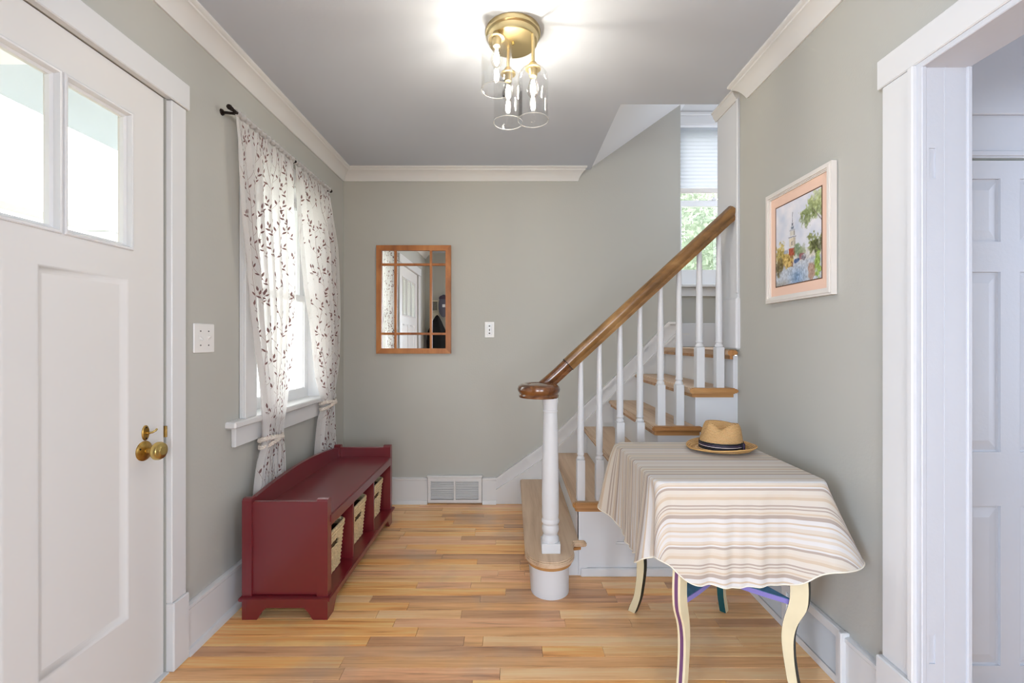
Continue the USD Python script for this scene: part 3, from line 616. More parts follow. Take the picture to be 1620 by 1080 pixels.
# ------------------------------------------------------------------ mirror
mr = thing('wall_mirror', 'oak framed mirror divided into nine panes, hung above the bench', 'mirror', (-.713, YB, 1.485), rotz=0.0)
base[mr] = np.array((-.713, YB, 1.485))
mx0, mx1, mz0, mz1 = -.983, -.443, 1.092, 1.877
yb, yf = YB - .004, YB - .028
def mitre(x0, x1, z0, z1, w, y0, y1):
    o = [(x0, z0), (x1, z0), (x1, z1), (x0, z1)]; i = [(x0+w, z0+w), (x1-w, z0+w), (x1-w, z1-w), (x0+w, z1-w)]
    return [ext([o[k], o[(k+1) % 4], i[(k+1) % 4], i[k]], y0, y1, 'y') for k in range(4)]
for m in mitre(mx0, mx1, mz0, mz1, .038, yf, yb): obj('frame_rail', m, 'mirror_wood', mr, smooth=False)
for x in (-.845, -.588): obj('muntin', bx(x - .0085, x + .0085, yf + .002, yf + .012, mz0 + .036, mz1 - .036, .002), 'mirror_wood', mr)
for z in (1.738, 1.236): obj('muntin', bx(mx0 + .036, mx1 - .036, yf + .0028, yf + .0115, z - .0085, z + .0085, .002), 'mirror_wood', mr)
obj('mirror_glass', bx(mx0 + .03, mx1 - .03, yf + .013, yf + .017, mz0 + .03, mz1 - .03), 'mirror_silver', mr, smooth=False)

# ------------------------------------------------------------------ ceiling light
cx, cy = .004, 1.798
lt = thing('ceiling_light', 'brass semi-flush ceiling light with three clear glass cylinder shades', 'ceiling light', (cx, cy, ZC))
obj('canopy', lathe([(.0, 2.435), (.1115, 2.435), (.1115, 2.425), (.109, 2.418), (.104, 2.415), (.102, 2.413), (.101, 2.400), (.098, 2.392), (.095, 2.390), (0, 2.389)], 64, (cx, cy, 0), 'z', False), 'brass_brushed', lt)
obj('finial', lathe([(0, 2.378), (.004, 2.379), (.006, 2.384), (.004, 2.390), (0, 2.390)], 16, (cx, cy - .01, 0), 'z', False), 'brass_bright', lt)
for px, py, zb in ((-.060, 1.735, 2.165), (-.016, 1.838, 2.088), (.083, 1.745, 2.052)):
    zt = zb + .205
    obj('stem', tube([(px, py, 2.391), (px, py, zt + .012)], .0065, 14), 'brass_brushed', lt)
    s = obj('socket_cap', lathe([(0, zt + .022), (.012, zt + .022), (.015, zt + .018), (.019, zt + .012), (.022, zt + .004), (.030, zt), (.031, zt - .004), (.019, zt - .006), (.016, zt - .030), (.014, zt - .034), (0, zt - .034)], 28, (px, py, 0), 'z', False), 'brass_brushed', lt)
    R = .0615
    prof = [(.026, zt + .001), (.036, zt - .003), (.047, zt - .012), (.056, zt - .025), (.0605, zt - .042), (R, zt - .06), (R, zb + .002), (R - .001, zb), (R - .003, zb + .001), (R - .003, zt - .06)]
    a_ = np.linspace(0, 2 * PI, 56, endpoint=False)
    obj('glass_rim', tube(np.c_[px + (R - .0015) * np.cos(a_), py + (R - .0015) * np.sin(a_), np.full(56, zb)], .0016, 6, closed=True), 'rim_glass', lt)
    obj('glass_shade', lathe(prof, 56, (px, py, 0), 'z', False), 'lamp_glass', lt)
    bp = [(.011, zt - .032), (.012, zt - .042), (.017, zt - .058), (.0235, zt - .078), (.0245, zt - .088), (.020, zt - .104), (.011, zt - .115), (0, zt - .118)]
    b = obj('bulb', lathe(bp, 28, (px, py, 0), 'z', False), 'bulb_glass', lt)
    fm = []
    for k in range(6):
        a = k * PI / 3; c, s_ = math.cos(a), math.sin(a)
        fm.append(tube([(px + .0045 * c, py + .0045 * s_, zt - .050), (px + .010 * c, py + .010 * s_, zt - .075), (px + .006 * c, py + .006 * s_, zt - .100)], .0010, 6))
    obj('filament', cat_(fm), 'filament', b)

# ------------------------------------------------------------------ painting
pt = thing('framed_painting', 'watercolor street scene with church steeple in white frame and pink mat', 'picture', (XR, 1.742, 1.58))
py0, py1, pz0, pz1 = 1.542, 1.942, 1.345, 1.812
def mitre_x(y0, y1, z0, z1, w, x0, x1):
    o = [(y0, z0), (y1, z0), (y1, z1), (y0, z1)]; i = [(y0+w, z0+w), (y1-w, z0+w), (y1-w, z1-w), (y0+w, z1-w)]
    return [ext([o[k], o[(k+1) % 4], i[(k+1) % 4], i[k]], x0, x1, 'x') for k in range(4)]
A, B, C = mitre_x(py0, py1, pz0, pz1, .022, XR - .022, XR - .002), mitre_x(py0 + .008, py1 - .008, pz0 + .008, pz1 - .008, .010, XR - .026, XR - .02), mitre_x(py0 + .018, py1 - .018, pz0 + .018, pz1 - .018, .008, XR - .018, XR - .004)
for a, b, c in zip(A, B, C): obj('frame_rail', cat_(a, b, c), 'frame_white', pt, smooth=False)
obj('mat_board', bx(XR - .012, XR - .008, py0 + .02, py1 - .02, pz0 + .02, pz1 - .02), 'mat_pink', pt, smooth=False)
iy0, iy1, iz0, iz1 = 1.604, 1.880, 1.412, 1.742
obj('mat_bevel', ext(sbox(iy0 - .004, iz0 - .004, iy1 + .004, iz1 + .004).difference(sbox(iy0, iz0, iy1, iz1)), XR - .0132, XR - .0118, 'x'), 'mat_line', pt, smooth=False)
# the watercolour: flat print, colour per vertex. a: 0 left .. 1 right as seen; b: 0 bottom .. 1 top
NA, NB = 150, 190
a, b = np.meshgrid(np.linspace(0, 1, NA), np.linspace(0, 1, NB))
P3 = np.stack([a * 5, b * 5, 0 * a], -1)
n1, n2, n3 = meshkit.fbm(P3 * 1.2, 4, 1), meshkit.fbm(P3 * 4, 4, 2), meshkit.fbm(P3 * 9, 3, 3)
wob = (n2 - .5) * .05
col = np.array((222, 224, 232.)) + (n1[..., None] - .5) * np.array((50, 34, 18.)) + np.zeros(a.shape + (3,))
def lay(mask, c, soft=1.0, var=30):
    global col
    m = np.clip(mask, 0, 1)[..., None] * soft
    col = col * (1 - m) + m * (np.array(c, float) + (n3[..., None] - .5) * var * 2)
def inside(x0, x1, y0, y1, e=.012):
    aa, bb = a + wob * .5, b + wob[::-1] * .4
    return np.minimum(np.minimum(np.clip((aa - x0) / e, 0, 1), np.clip((x1 - aa) / e, 0, 1)), np.minimum(np.clip((bb - y0) / e, 0, 1), np.clip((y1 - bb) / e, 0, 1)))
def blob(x, y, rx, ry, thr=.5, k=6):
    d = ((a - x) / rx) ** 2 + ((b - y) / ry) ** 2
    return np.clip((1.15 - d + (n2 - .5) * 2.6 + (n3 - .5) * 1.2) * k * .3, 0, 1)
lay(np.clip((.40 - b + wob) * 12, 0, 1), (214, 206, 190), .8)                                        # far street
lay(inside(.02, .30, .33, .44, .02), (150, 160, 176), .8)                                             # roofs
lay(np.clip((.26 + .02 * a - b) * 30, 0, 1), (188, 196, 206), .9, 40)                                 # road
lay(np.clip((.22 - b) * 8, 0, 1) * np.clip(1 - np.abs(a - .50) * 4, 0, 1), (104, 140, 182), .75, 60)
lay(np.clip((.20 + .45 * a - .1 - b) * 14, 0, 1) * np.clip((.34 - a) * 8, 0, 1) * np.clip(b * 9 - .5, 0, 1) * .0, (150, 100, 70))
lay(inside(.30, .46, .33, .44), (176, 78, 54), .95)                                                    # brick base of the church
lay(inside(.02, .42, .17, .36, .03) * np.clip((b - .16 - .2 * a) * 14, 0, 1), (146, 104, 72), .85, 60)
lay(inside(.28, .42, .20, .34), (118, 68, 46), .8)
lay(inside(.315, .47, .44, .56), (226, 214, 190), 1, 16); lay(inside(.41, .47, .44, .56), (170, 160, 146), .7)
lay(inside(.37, .40, .46, .52), (90, 84, 84), .8); lay(inside(.30, .485, .555, .575), (104, 100, 104), .9)
lay(inside(.335, .455, .575, .645), (210, 206, 196), 1, 18); lay(inside(.42, .455, .575, .645), (150, 148, 146), .7); lay(inside(.325, .465, .64, .655), (96, 98, 106), .9)
lay(inside(.36, .43, .655, .70), (110, 122, 138), 1); lay(inside(.375, .415, .70, .74), (96, 100, 112), 1); lay(inside(.39, .403, .74, .86, .006), (70, 70, 78), 1)
lay(blob(.10, .36, .14, .16), (184, 164, 84), .9, 70); lay(blob(.28, .30, .13, .09), (196, 168, 92), .9, 70); lay(blob(.07, .24, .10, .12), (96, 84, 52), .8, 60)
lay(blob(.52, .38, .10, .08), (110, 134, 92), .8, 50); lay(blob(.62, .36, .10, .07), (150, 160, 120), .7)
for x, y, c in ((.50, .265, (58, 84, 130)), (.60, .30, (150, 90, 96)), (.66, .285, (120, 120, 130)), (.72, .30, (206, 206, 206))): lay(blob(x, y, .06, .035), c, .9, 40)
lay(blob(.88, .80, .26, .13), (142, 156, 96), .85, 80); lay(blob(.72, .72, .14, .10), (116, 130, 78), .8, 80); lay(blob(.92, .90, .14, .10), (176, 186, 130), .8, 60)
lay(np.clip(1 - np.abs((b - .66) + (a - .98) * .95) * 70, 0, 1) * np.clip((a - .80) * 20, 0, 1), (104, 92, 84), .9)
lay(blob(.86, .42, .15, .12), (110, 118, 58), .9, 90); lay(blob(.94, .36, .12, .10), (80, 84, 52), .8, 60)
lay(inside(.88, .915, .16, .36, .01), (84, 72, 60), .8); lay(blob(.93, .17, .07, .16), (140, 168, 70), .9, 60); lay(blob(.80, .10, .07, .10), (168, 130, 108), .8)
lay(np.clip((.07 - b + wob) * 20, 0, 1) * np.clip((.4 - a) * 4, 0, 1), (140, 132, 120), .6)
colv = np.array([lin(c) for c in np.clip(col.reshape(-1, 3), 20, 248)])
V = np.stack([np.full(a.size, XR - .0127), (iy1 - (iy1 - iy0) * a).ravel(), (iz0 + (iz1 - iz0) * b).ravel()], 1)
ii = np.arange(NA * NB).reshape(NB, NA); q = np.stack([ii[:-1, :-1], ii[:-1, 1:], ii[1:, 1:], ii[1:, :-1]], -1).reshape(-1, 4)
obj('watercolor', (V, q), 'painted_paper', pt, color=colv)

# ------------------------------------------------------------------ curtain rod and curtains
rod = thing('curtain_rod', 'thin dark bronze curtain rod with ball finials over the left window', 'curtain rod', (-1.178, 2.35, 2.155))
RZ = 2.157
obj('rod', tube([(-1.178, 1.86, RZ), (-1.178, 2.86, RZ)], .007, 12), 'dark_bronze', rod)
for y, s in ((1.86, -1), (2.86, 1)):
    obj('finial', lathe([(0, 0), (.009, 0), (.009, .004), (.006, .006), (.010, .010), (.011, .016), (.009, .022), (0, .025)], 20, (0, 0, 0), 'y', False).apply_transform(np.array([[1, 0, 0, -1.178], [0, s, 0, y], [0, 0, 1, RZ], [0, 0, 0, 1.]])), 'dark_bronze', rod)
for y in (1.878, 2.392, 2.842):
    obj('bracket', cat_(tube([(XL, y, RZ - .004), (-1.178, y, RZ - .010)], .006, 8), lathe([(0, 0), (.014, 0), (.012, .005), (0, .005)], 16, (XL, y, RZ - .004), 'x', False)), 'dark_bronze', rod)
SLOPE = 1.6
def make_curtain(label, left, right, nf, seed, tie_z, xc=-1.180):
    """left, right: (z, y) of the two edges, top to bottom"""
    th = thing('curtain', label, 'curtain', (xc, (left[0][1] + right[0][1]) / 2, left[-1][0]))
    lz, ly = np.array(left).T; rz_, ry_ = np.array(right).T
    ztop, zbot = lz[0], lz[-1]
    NS, NT = 150, 130
    rg = np.random.default_rng(seed); ph = rg.uniform(0, 6.28, 4)
    from scipy.interpolate import PchipInterpolator
    fl_, fr_ = PchipInterpolator(lz[::-1], ly[::-1]), PchipInterpolator(rz_[::-1], ry_[::-1])
    def P(s, t):
        s, t = np.asarray(s, float), np.asarray(t, float)
        z = ztop + (zbot - ztop) * t
        yl, yr = fl_(np.clip(z, lz[-1], lz[0])), fr_(np.clip(z, rz_[-1], rz_[0]))
        w = yr - yl
        g = np.exp(-((z - tie_z) / .16) ** 2)
        amp = np.clip(.015 + .011 * t + .004 * g, 0, .034) * np.clip(t * 14, .35, 1)
        wv = np.sin(2 * PI * nf * s + ph[0] + .5 * np.sin(3 * t + ph[1])) + .35 * np.sin(2 * PI * (nf * 2.1) * s + ph[2] + t)
        x = xc + amp * wv * (1 - .25 * g) + .012 * g * 0
        y = yl + w * (s + .022 * np.sin(2 * PI * nf * s + ph[3]) * np.sin(PI * s))
        return np.stack([np.maximum(x, XL + .036), y, z + 0 * s], -1)
    S, T = np.meshgrid(np.linspace(0, 1, NS), np.linspace(0, 1, NT))
    V = P(S, T).reshape(-1, 3); ii = np.arange(NS * NT).reshape(NT, NS)
    q = np.stack([ii[:-1, :-1], ii[1:, :-1], ii[1:, 1:], ii[:-1, 1:]], -1).reshape(-1, 4)
    obj('panel', (V, q), 'curtain_cloth', th, smooth=True)
    # rod pocket ruffle along the top
    S2, T2 = np.meshgrid(np.linspace(0, 1, 120), np.linspace(0, 1, 10))
    yl, yr = float(fl_(ztop)), float(fr_(ztop))
    ang = T2 * 2 * PI
    V2 = np.stack([-1.178 + (.012 + .004 * np.sin(S2 * 2 * PI * nf * 2)) * np.cos(ang), yl + (yr - yl) * S2, RZ + .001 + (.013 + .003 * np.sin(S2 * 90)) * np.sin(ang)], -1).reshape(-1, 3)
    i2 = np.arange(1200).reshape(10, 120); q2 = np.stack([i2[:-1, :-1], i2[1:, :-1], i2[1:, 1:], i2[:-1, 1:]], -1).reshape(-1, 4)
    obj('rod_pocket', (V2, q2), 'curtain_cloth', th, smooth=True)
    # printed sprigs, in cloth coordinates (metres across, metres down)
    W, Hc = .98, ztop - zbot
    leaves, stems = [], []
    def leaf_at(cx_, cy_, ang, L):
        tt = np.linspace(0, 1, 5); wd = L * .18 * np.sin(PI * tt ** .8); c, s = math.cos(ang), math.sin(ang)
        pts = [(t_ * L, w_) for t_, w_ in zip(tt, wd)] + [(t_ * L, -w_) for t_, w_ in zip(tt[1:-1][::-1], wd[1:-1][::-1])]
        leaves.append([(cx_ + x * c - y * s, cy_ + x * s + y * c) for x, y in pts])
    def stem(pts, w): stems.append((pts, w))
    r_ = random.Random(seed)
    for col_ in range(9):
        x0 = (col_ + .5) / 9 * W; ph_ = r_.uniform(0, 6.28)
        wave = lambda d: x0 + .030 * math.sin(d * 5.2 + ph_) + .012 * math.sin(d * 13 + ph_)
        stem([(wave(d), d) for d in np.arange(0.0, Hc, .02)], .0018)
        d = r_.uniform(.02, .10); side = r_.choice((-1, 1))
        while d < Hc - .02:
            side = -side; L = r_.uniform(.06, .10); lean = r_.uniform(.5, .8)
            br = [(wave(d) + side * L * lean * math.sin(k / 6 * 1.3), d - L * (k / 6) ** 1.15) for k in range(7)]
            stem(br, .0013)
            for k in (2, 3, 4, 5):
                if r_.random() < .88:
                    q = (1 if k % 2 else -1)
                    leaf_at(br[k][0], br[k][1], -PI / 2 + side * .35 + q * r_.uniform(.55, .85), r_.uniform(.019, .027))
            leaf_at(br[6][0], br[6][1], -PI / 2 + side * .15, r_.uniform(.022, .028))
            if r_.random() < .6: leaf_at(wave(d - .03), d - .03, -PI / 2 - side * .7, r_.uniform(.018, .024))
            d += r_.uniform(.050, .080)
    def lift(poly):
        pp = np.array(poly); s, t = pp[:, 0] / W, pp[:, 1] / Hc
        if (s < .004).any() or (s > .996).any() or (t < 0.005).any() or (t > .997).any(): return None
        o, du, dv = P(s, t), P(s + 1e-3, t), P(s, t + 1e-3)
        n = np.cross(dv - o, du - o); n /= np.linalg.norm(n, axis=1, keepdims=True); n *= np.where(n[:, :1] < 0, -1, 1)
        return o, n
    V, F = [], []
    for L in leaves:
        r = lift(L)
        if r is None: continue
        o, n = r; b0 = len(V); V += list(o + n * .0012); F += [(b0, b0 + k, b0 + k + 1) for k in range(1, len(L) - 1)]
    obj('leaf_print', (np.array(V), np.array(F)), 'curtain_print', th, smooth=False, kind='stuff')
    V, F = [], []
    for pts, w in stems:
        pp = np.array(pts); tn = np.gradient(pp, axis=0); tn /= np.linalg.norm(tn, axis=1, keepdims=True); nn = np.c_[-tn[:, 1], tn[:, 0]] * w / 2
        r0, r1 = None, None
        for k in range(len(pp) - 1):
            r = lift([pp[k] + nn[k], pp[k+1] + nn[k+1], pp[k+1] - nn[k+1], pp[k] - nn[k]])
            if r is None: continue
            b0 = len(V); V += list(r[0] + r[1] * .0010); F += [(b0, b0+1, b0+2), (b0, b0+2, b0+3)]
    obj('stem_print', (np.array(V), np.array(F)), 'curtain_stem', th, smooth=False, kind='stuff')
    return P
make_curtain('printed sheer curtain nearest the front door, gathered by a rope tie',
    [(2.157, 1.888), (1.9, 1.905), (1.756, 1.920), (1.57, 1.952), (1.237, 2.004), (.882, 2.084), (.73, 2.098), (.69, 2.090), (.62, 2.050), (.46, 2.013), (.40, 2.005)],
    [(2.157, 2.385), (1.895, 2.384), (1.419, 2.390), (1.113, 2.343), (.855, 2.273), (.73, 2.243), (.69, 2.243), (.62, 2.252), (.507, 2.250), (.40, 2.248)], 6.3, 3, .715)
make_curtain('printed sheer curtain nearest the back wall corner, gathered by a rope tie',
    [(2.157, 2.400), (1.912, 2.440), (1.539, 2.514), (1.255, 2.608), (.951, 2.686), (.81, 2.752), (.77, 2.752), (.70, 2.712), (.477, 2.659), (.40, 2.65)],
    [(2.157, 2.850), (2.009, 2.900), (1.779, 2.985), (1.352, 3.010), (1.052, 2.990), (.81, 2.925), (.77, 2.925), (.70, 2.930), (.463, 2.945), (.40, 2.945)], 6.7, 8, .79)
def tieback(label, y0, y1, z, xc):
    t = thing('curtain_tieback', label, 'tieback', (xc, (y0 + y1) / 2, z))
    yc, ry2, rx2 = (y0 + y1) / 2, (y1 - y0) / 2 + .006, .034
    for k in range(2):
        loop = []
        for a in np.linspace(0, 2 * PI, 90, endpoint=False):
            tw = 14 * a + k * PI
            loop.append((max(xc + rx2 * math.cos(a), XL + .012) + .005 * math.cos(tw), yc + ry2 * math.sin(a), z - .012 * math.sin(a) + .010 * math.cos(a * 1) + .006 * math.sin(tw)))
        obj('rope_strand', tube(loop, .0065, 8, closed=True), 'rope', t)
        loop = [(max(xc + (rx2 + .002) * math.cos(a), XL + .012), yc + ry2 * math.sin(a), z - .010 + .018 * math.sin(a + .4) + .006 * math.sin(14 * a + k * PI)) for a in np.linspace(0, 2 * PI, 90, endpoint=False)]
        obj('rope_strand', tube(loop, .0058, 8, closed=True), 'rope', t)
tieback('braided cream rope tieback on the curtain nearest the front door', 2.092, 2.246, .705, -1.180)
tieback('braided cream rope tieback on the curtain nearest the back corner', 2.752, 2.925, .785, -1.180)

# ------------------------------------------------------------------ bench
BX0, BX1, BY0, BY1 = -1.145, -.782, 1.876, 2.886
bn = thing('storage_bench', 'dark red painted hall bench with three open cubbies under the window', 'bench', ((BX0 + BX1) / 2, (BY0 + BY1) / 2, 0))
def bb(name, m, **k): return obj(name, m, 'red_paint', bn, **k)
# plinth with bracket-foot cut-outs and its ledge
def skirt(L, h=.088, foot=.062, rise=.050):
    c = .028
    return Polygon([(0, 0), (foot, 0), (foot + .008, .010), (foot + .014, .022), (foot + c, rise - .010), (foot + c + .012, rise), (L - foot - c - .012, rise), (L - foot - c, rise - .010), (L - foot - .014, .022), (L - foot - .008, .010), (L - foot, 0), (L, 0), (L, h), (0, h)])
from shapely import affinity
for y0 in (BY0, BY1 - .02): bb('plinth_board', ext(affinity.translate(skirt(BX1 - BX0), BX0, 0).intersection(sbox(BX0 + .0195, -1, BX1 - .0195, 1)), y0 + .0005, y0 + .0195, 'y'))
for x0 in (BX0, BX1 - .02): bb('plinth_board', ext(affinity.translate(skirt(BY1 - BY0), BY0, 0), x0, x0 + .02, 'x'))
bb('ledge', slab(sbox(BX0 - .008, BY0 - .014, BX1 + .014, BY1 + .014), .082, .100, .005))
# end frames: two rounded posts and a recessed panel each
PZ = .510
def post(x0, x1, y0, y1, h):
    pr = Polygon([(y0, .1), (y1, .1), (y1, h - .012), (y1 - .006, h - .003), (y1 - .014, h), (y0 + .014, h), (y0 + .006, h - .003), (y0, h - .012)])
    return ext(pr, x0, x1, 'x')
for ya, yb in ((BY0, BY0 + .04), (BY1 - .04, BY1)):
    bb('post', post(BX0, BX0 + .040, ya, yb, PZ + .004)); bb('post', post(BX1 - .046, BX1, ya, yb, PZ + .002))
    bb('end_panel', bx(BX0 + .03, BX1 - .03, ya + .008, yb - .008, .1, .497, .004))
bb('seat', slab(sbox(BX0 + .02, BY0 + .03, BX1 + .004, BY1 - .03), .400, .436, .005))
bb('seat_apron', bx(BX1 - .018, BX1 + .000, BY0 + .03, BY1 - .03, .383, .402, .002))
yy = np.linspace(BY0 + .036, BY1 - .036, 40); ar = .497 + .036 * np.sin(PI * np.linspace(0, 1, 40)) ** .9
bb('back_rail', ext(Polygon([(BY0 + .036, .43), *zip(yy, ar), (BY1 - .036, .43)]), BX0 + .006, BX0 + .026, 'x'))
bb('back_panel', bx(BX0 + .008, BX0 + .018, BY0 + .03, BY1 - .03, .10, .41))
for yc in (2.217, 2.545): bb('divider', bx(BX0 + .02, BX1 - .012, yc - .010, yc + .010, .098, .402, .002))
for yc in (2.217, 2.545): bb('ledge_seam', bx(BX1 - .012, BX1 + .012, yc - .0015, yc + .0015, .0995, .1008))
# baskets
BH, BW0, BW1 = .205, .25, .275
yk = 2.060
bk = thing('basket', 'woven natural basket in the bench cubby nearest the door', 'basket', (-.96, yk, .1), group='baskets in the red bench')
def rrect(hx, hy, r, n):
    p = sbox(-hx + r, -hy + r, hx - r, hy - r).buffer(r, quad_segs=4).exterior
    return np.array([p.interpolate(k / n, normalized=True).coords[0] for k in range(n)])
rows, strands = 21, []
for k in range(rows):
    z = .1 + .006 + (BH - .03) * k / (rows - 1); s = k / (rows - 1)
    hx, hy = .115 + .012 * s, .115 + .014 * s
    n = 96; c = rrect(hx, hy, .025, n); w = (1 if k % 2 else -1) * np.sin(np.arange(n) * PI / 2) * .0018
    d = c / np.linalg.norm(c, axis=1, keepdims=True)
    path = np.c_[c + d * w[:, None], np.full(n, z)]
    path[:, 0] += -.955; path[:, 1] += yk
    if 14 <= k <= 16:                                   # hand hole in the front
        keep = ~((path[:, 0] > -.87) & (np.abs(path[:, 1] - yk) < .045))
        i0 = np.nonzero(keep & ~np.roll(keep, 1))[0][0]; path = np.roll(path, -i0, 0)[:keep.sum()]
        strands.append(sweep(path, circ(.0036, 5, .0048), (0, 0, 1)))
    else: strands.append(sweep(path, circ(.0036, 5, .0048), (0, 0, 1), closed=True))
obj('weave', cat_(strands), 'wicker', bk, smooth=True, kind='stuff')
rim = np.c_[rrect(.130, .132, .026, 60), np.full(60, .1 + BH)]; rim[:, 0] += -.955; rim[:, 1] += yk
obj('rim', cat_(sweep(rim, circ(.007, 8, .010), closed=True), sweep(rim - (0, 0, .016), circ(.006, 6, .006), closed=True)), 'wicker', bk)
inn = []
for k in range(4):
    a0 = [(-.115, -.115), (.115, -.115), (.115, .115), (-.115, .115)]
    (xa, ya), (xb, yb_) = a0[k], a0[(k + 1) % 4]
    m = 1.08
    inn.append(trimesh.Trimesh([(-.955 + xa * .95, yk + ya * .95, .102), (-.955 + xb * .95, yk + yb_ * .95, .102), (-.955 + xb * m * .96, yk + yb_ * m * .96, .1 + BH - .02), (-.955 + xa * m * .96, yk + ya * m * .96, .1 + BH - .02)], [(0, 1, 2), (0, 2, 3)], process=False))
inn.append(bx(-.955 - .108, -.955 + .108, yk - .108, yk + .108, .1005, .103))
obj('lining', cat_(inn), 'wicker_inner_shade', bk, smooth=False)  # inner shell colored dark to stand for the shade inside the basket
copy_of(bk, (0, .325, 0), 'woven natural basket in the middle bench cubby')
copy_of(bk, (0, .645, 0), 'woven natural basket in the bench cubby nearest the back wall')

# ------------------------------------------------------------------ side table, cloth, hat
TX, TY, THZ = .730, 1.675, .735
tb = thing('side_table', 'cream hand-painted table with curved legs, under the striped cloth', 'table', (TX, TY, 0))
HX = .268
obj('tabletop', slab(sbox(TX - HX, TY - HX, TX + HX, TY + HX), THZ - .024, THZ, .006), 'cream_paint', tb)
for s, o in (((-1, 0), 1), ((1, 0), 1), ((0, -1), 1), ((0, 1), 1)):
    q = HX - .055
    m = bx(TX + s[0] * q - .009, TX + s[0] * q + .009, TY - q, TY + q, THZ - .115, THZ - .024) if s[0] else bx(TX - q, TX + q, TY + s[1] * q - .009, TY + s[1] * q + .009, THZ - .115, THZ - .024)
    obj('apron', m, 'cream_paint', tb)
# legs: cut from board in the diagonal planes; (z, outward offset, width)
LEG = [(.715, .000, .062), (.60, .010, .058), (.50, .022, .054), (.42, .031, .052), (.36, .032, .050), (.325, .026, .049), (.29, .013, .042), (.256, .004, .037), (.22, .000, .034), (.185, .001, .032), (.152, .004, .030), (.116, .009, .029), (.081, .015, .029), (.054, .023, .030), (.025, .034, .032), (.0, .043, .030)]
from scipy.interpolate import CubicSpline
lz = np.array([l[0] for l in LEG])[::-1]; lo = CubicSpline(lz, np.array([l[1] for l in LEG])[::-1]); lw = CubicSpline(lz, np.array([l[2] for l in LEG])[::-1])
zs = np.linspace(0, .715, 60)
inner, outer = lo(zs) - lw(zs) / 2, lo(zs) + lw(zs) / 2
fx, fy = .190, .255
R0 = .252
edges = {(-1, -1): 'purple_paint', (1, -1): 'green_black', (-1, 1): 'green_black', (1, 1): 'teal_paint'}
for (sx, sy), em in edges.items():
    c = np.array((TX + sx * (fx - .02), TY + sy * (fy - .02))); d = np.array((sx, sy)) / math.sqrt(2); nrm = np.array((-d[1], d[0]))
    poly = Polygon([*zip(outer, zs), *list(zip(inner, zs))[::-1]]).buffer(0)
    T = .026
    def lay_leg(p, t0, t1):
        m = ext(p, t0, t1, 'z'); v = m.vertices
        m.vertices = np.c_[c[0] + d[0] * v[:, 0] + nrm[0] * v[:, 2], c[1] + d[1] * v[:, 0] + nrm[1] * v[:, 2], v[:, 1]]
        if m.volume < 0: m.invert()
        return m
    lg = obj('leg', lay_leg(poly, -T / 2, T / 2), 'cream_paint', tb)
    # painted stripe down both curved edges
    V, F = [], []
    hw = T / 2 * (.42 if em == 'purple_paint' else .98)
    for edge, sg in ((outer, 1), (inner, -1)):
        for k in range(len(zs)):
            for tt in (-hw, hw):
                r = edge[k] + sg * .0006
                V.append((c[0] + d[0] * r + nrm[0] * tt, c[1] + d[1] * r + nrm[1] * tt, zs[k]))
        o = len(V) - 2 * len(zs)
        for k in range(len(zs) - 1): a0 = o + 2 * k; F += [(a0, a0 + 1, a0 + 3), (a0, a0 + 3, a0 + 2)]
    obj('edge_stripe', trimesh.Trimesh(V, F, process=False), em, lg)
# shelf with scooped sides, blue top and lavender edge
cor = [(-1, -1), (1, -1), (1, 1), (-1, 1)]; sp = []
for k in range(4):
    a0, b0 = np.array(cor[k]) * (fx - .005, fy - .005), np.array(cor[(k + 1) % 4]) * (fx - .005, fy - .005)
    for s in np.linspace(0, 1, 20)[:-1]:
        p = a0 * (1 - s) + b0 * s; p = p * (1 - .58 * math.sin(PI * s) ** .85); sp.append((TX + p[0], TY + p[1]))
sf = obj('shelf', ext(Polygon(sp), .326, .342), 'lavender_paint', tb)
obj('shelf_top', ext(Polygon(sp).buffer(-.002), .342, .3428), 'blue_wash', sf, label='blue painted top of the shelf')

# cloth
def ray_rect(a, hx, hy, r=.035):
    pass
NPER = 480
per = Polygon([(TX - HX, TY - HX), (TX + HX, TY - HX), (TX + HX, TY + HX), (TX - HX, TY + HX)]).buffer(-.03, join_style=2).buffer(.034, quad_segs=10).exterior
L_ = per.length
pts = np.array([per.interpolate(k / NPER * L_).coords[0] for k in range(NPER)])
tg = np.roll(pts, -1, 0) - np.roll(pts, 1, 0); nm = np.c_[tg[:, 1], -tg[:, 0]]; nm /= np.linalg.norm(nm, axis=1, keepdims=True)
if ((pts - (TX, TY)) * nm).sum() < 0: nm = -nm
ang = np.degrees(np.arctan2(pts[:, 1] - TY, pts[:, 0] - TX))          # -90 front, 180 left, -45 front right, -135 front left
def near(a0, w): d = (ang - a0 + 180) % 360 - 180; return np.exp(-(d / w) ** 2)
drop = .318 - .082 * near(-45, 13) - .075 * near(-135, 8) + .012 * near(180, 25) - .02 * near(-155, 8) - .05 * near(135, 14) - .04 * near(45, 25)
drop += .010 * near(-62, 7) + .010 * near(-95, 12)
flare = .010 + .088 * near(-45, 12) + .02 * near(45, 14) + .030 * near(-146, 5) + .012 * near(-120, 5) + .012 * near(-80, 8) + .012 * near(-104, 7)
flare += .006 * np.sin(np.radians(ang) * 17 + .5) * (1 - near(-90, 30)) * (1 - near(180, 40)) + .003 * np.sin(np.radians(ang) * 15) * near(180, 40)
pleat = -.032 * near(-138.2, 1.5) + .012 * near(-133.5, 2.5)
V, UV = [], []
KT, KS = 14, 44
for k in range(KT + 1):
    s = k / KT; P = np.array((TX, TY)) + (pts - (TX, TY)) * s
    V.append(np.c_[P, np.full(NPER, THZ + .0025)]); UV.append(np.c_[P[:, 0], P[:, 1]])
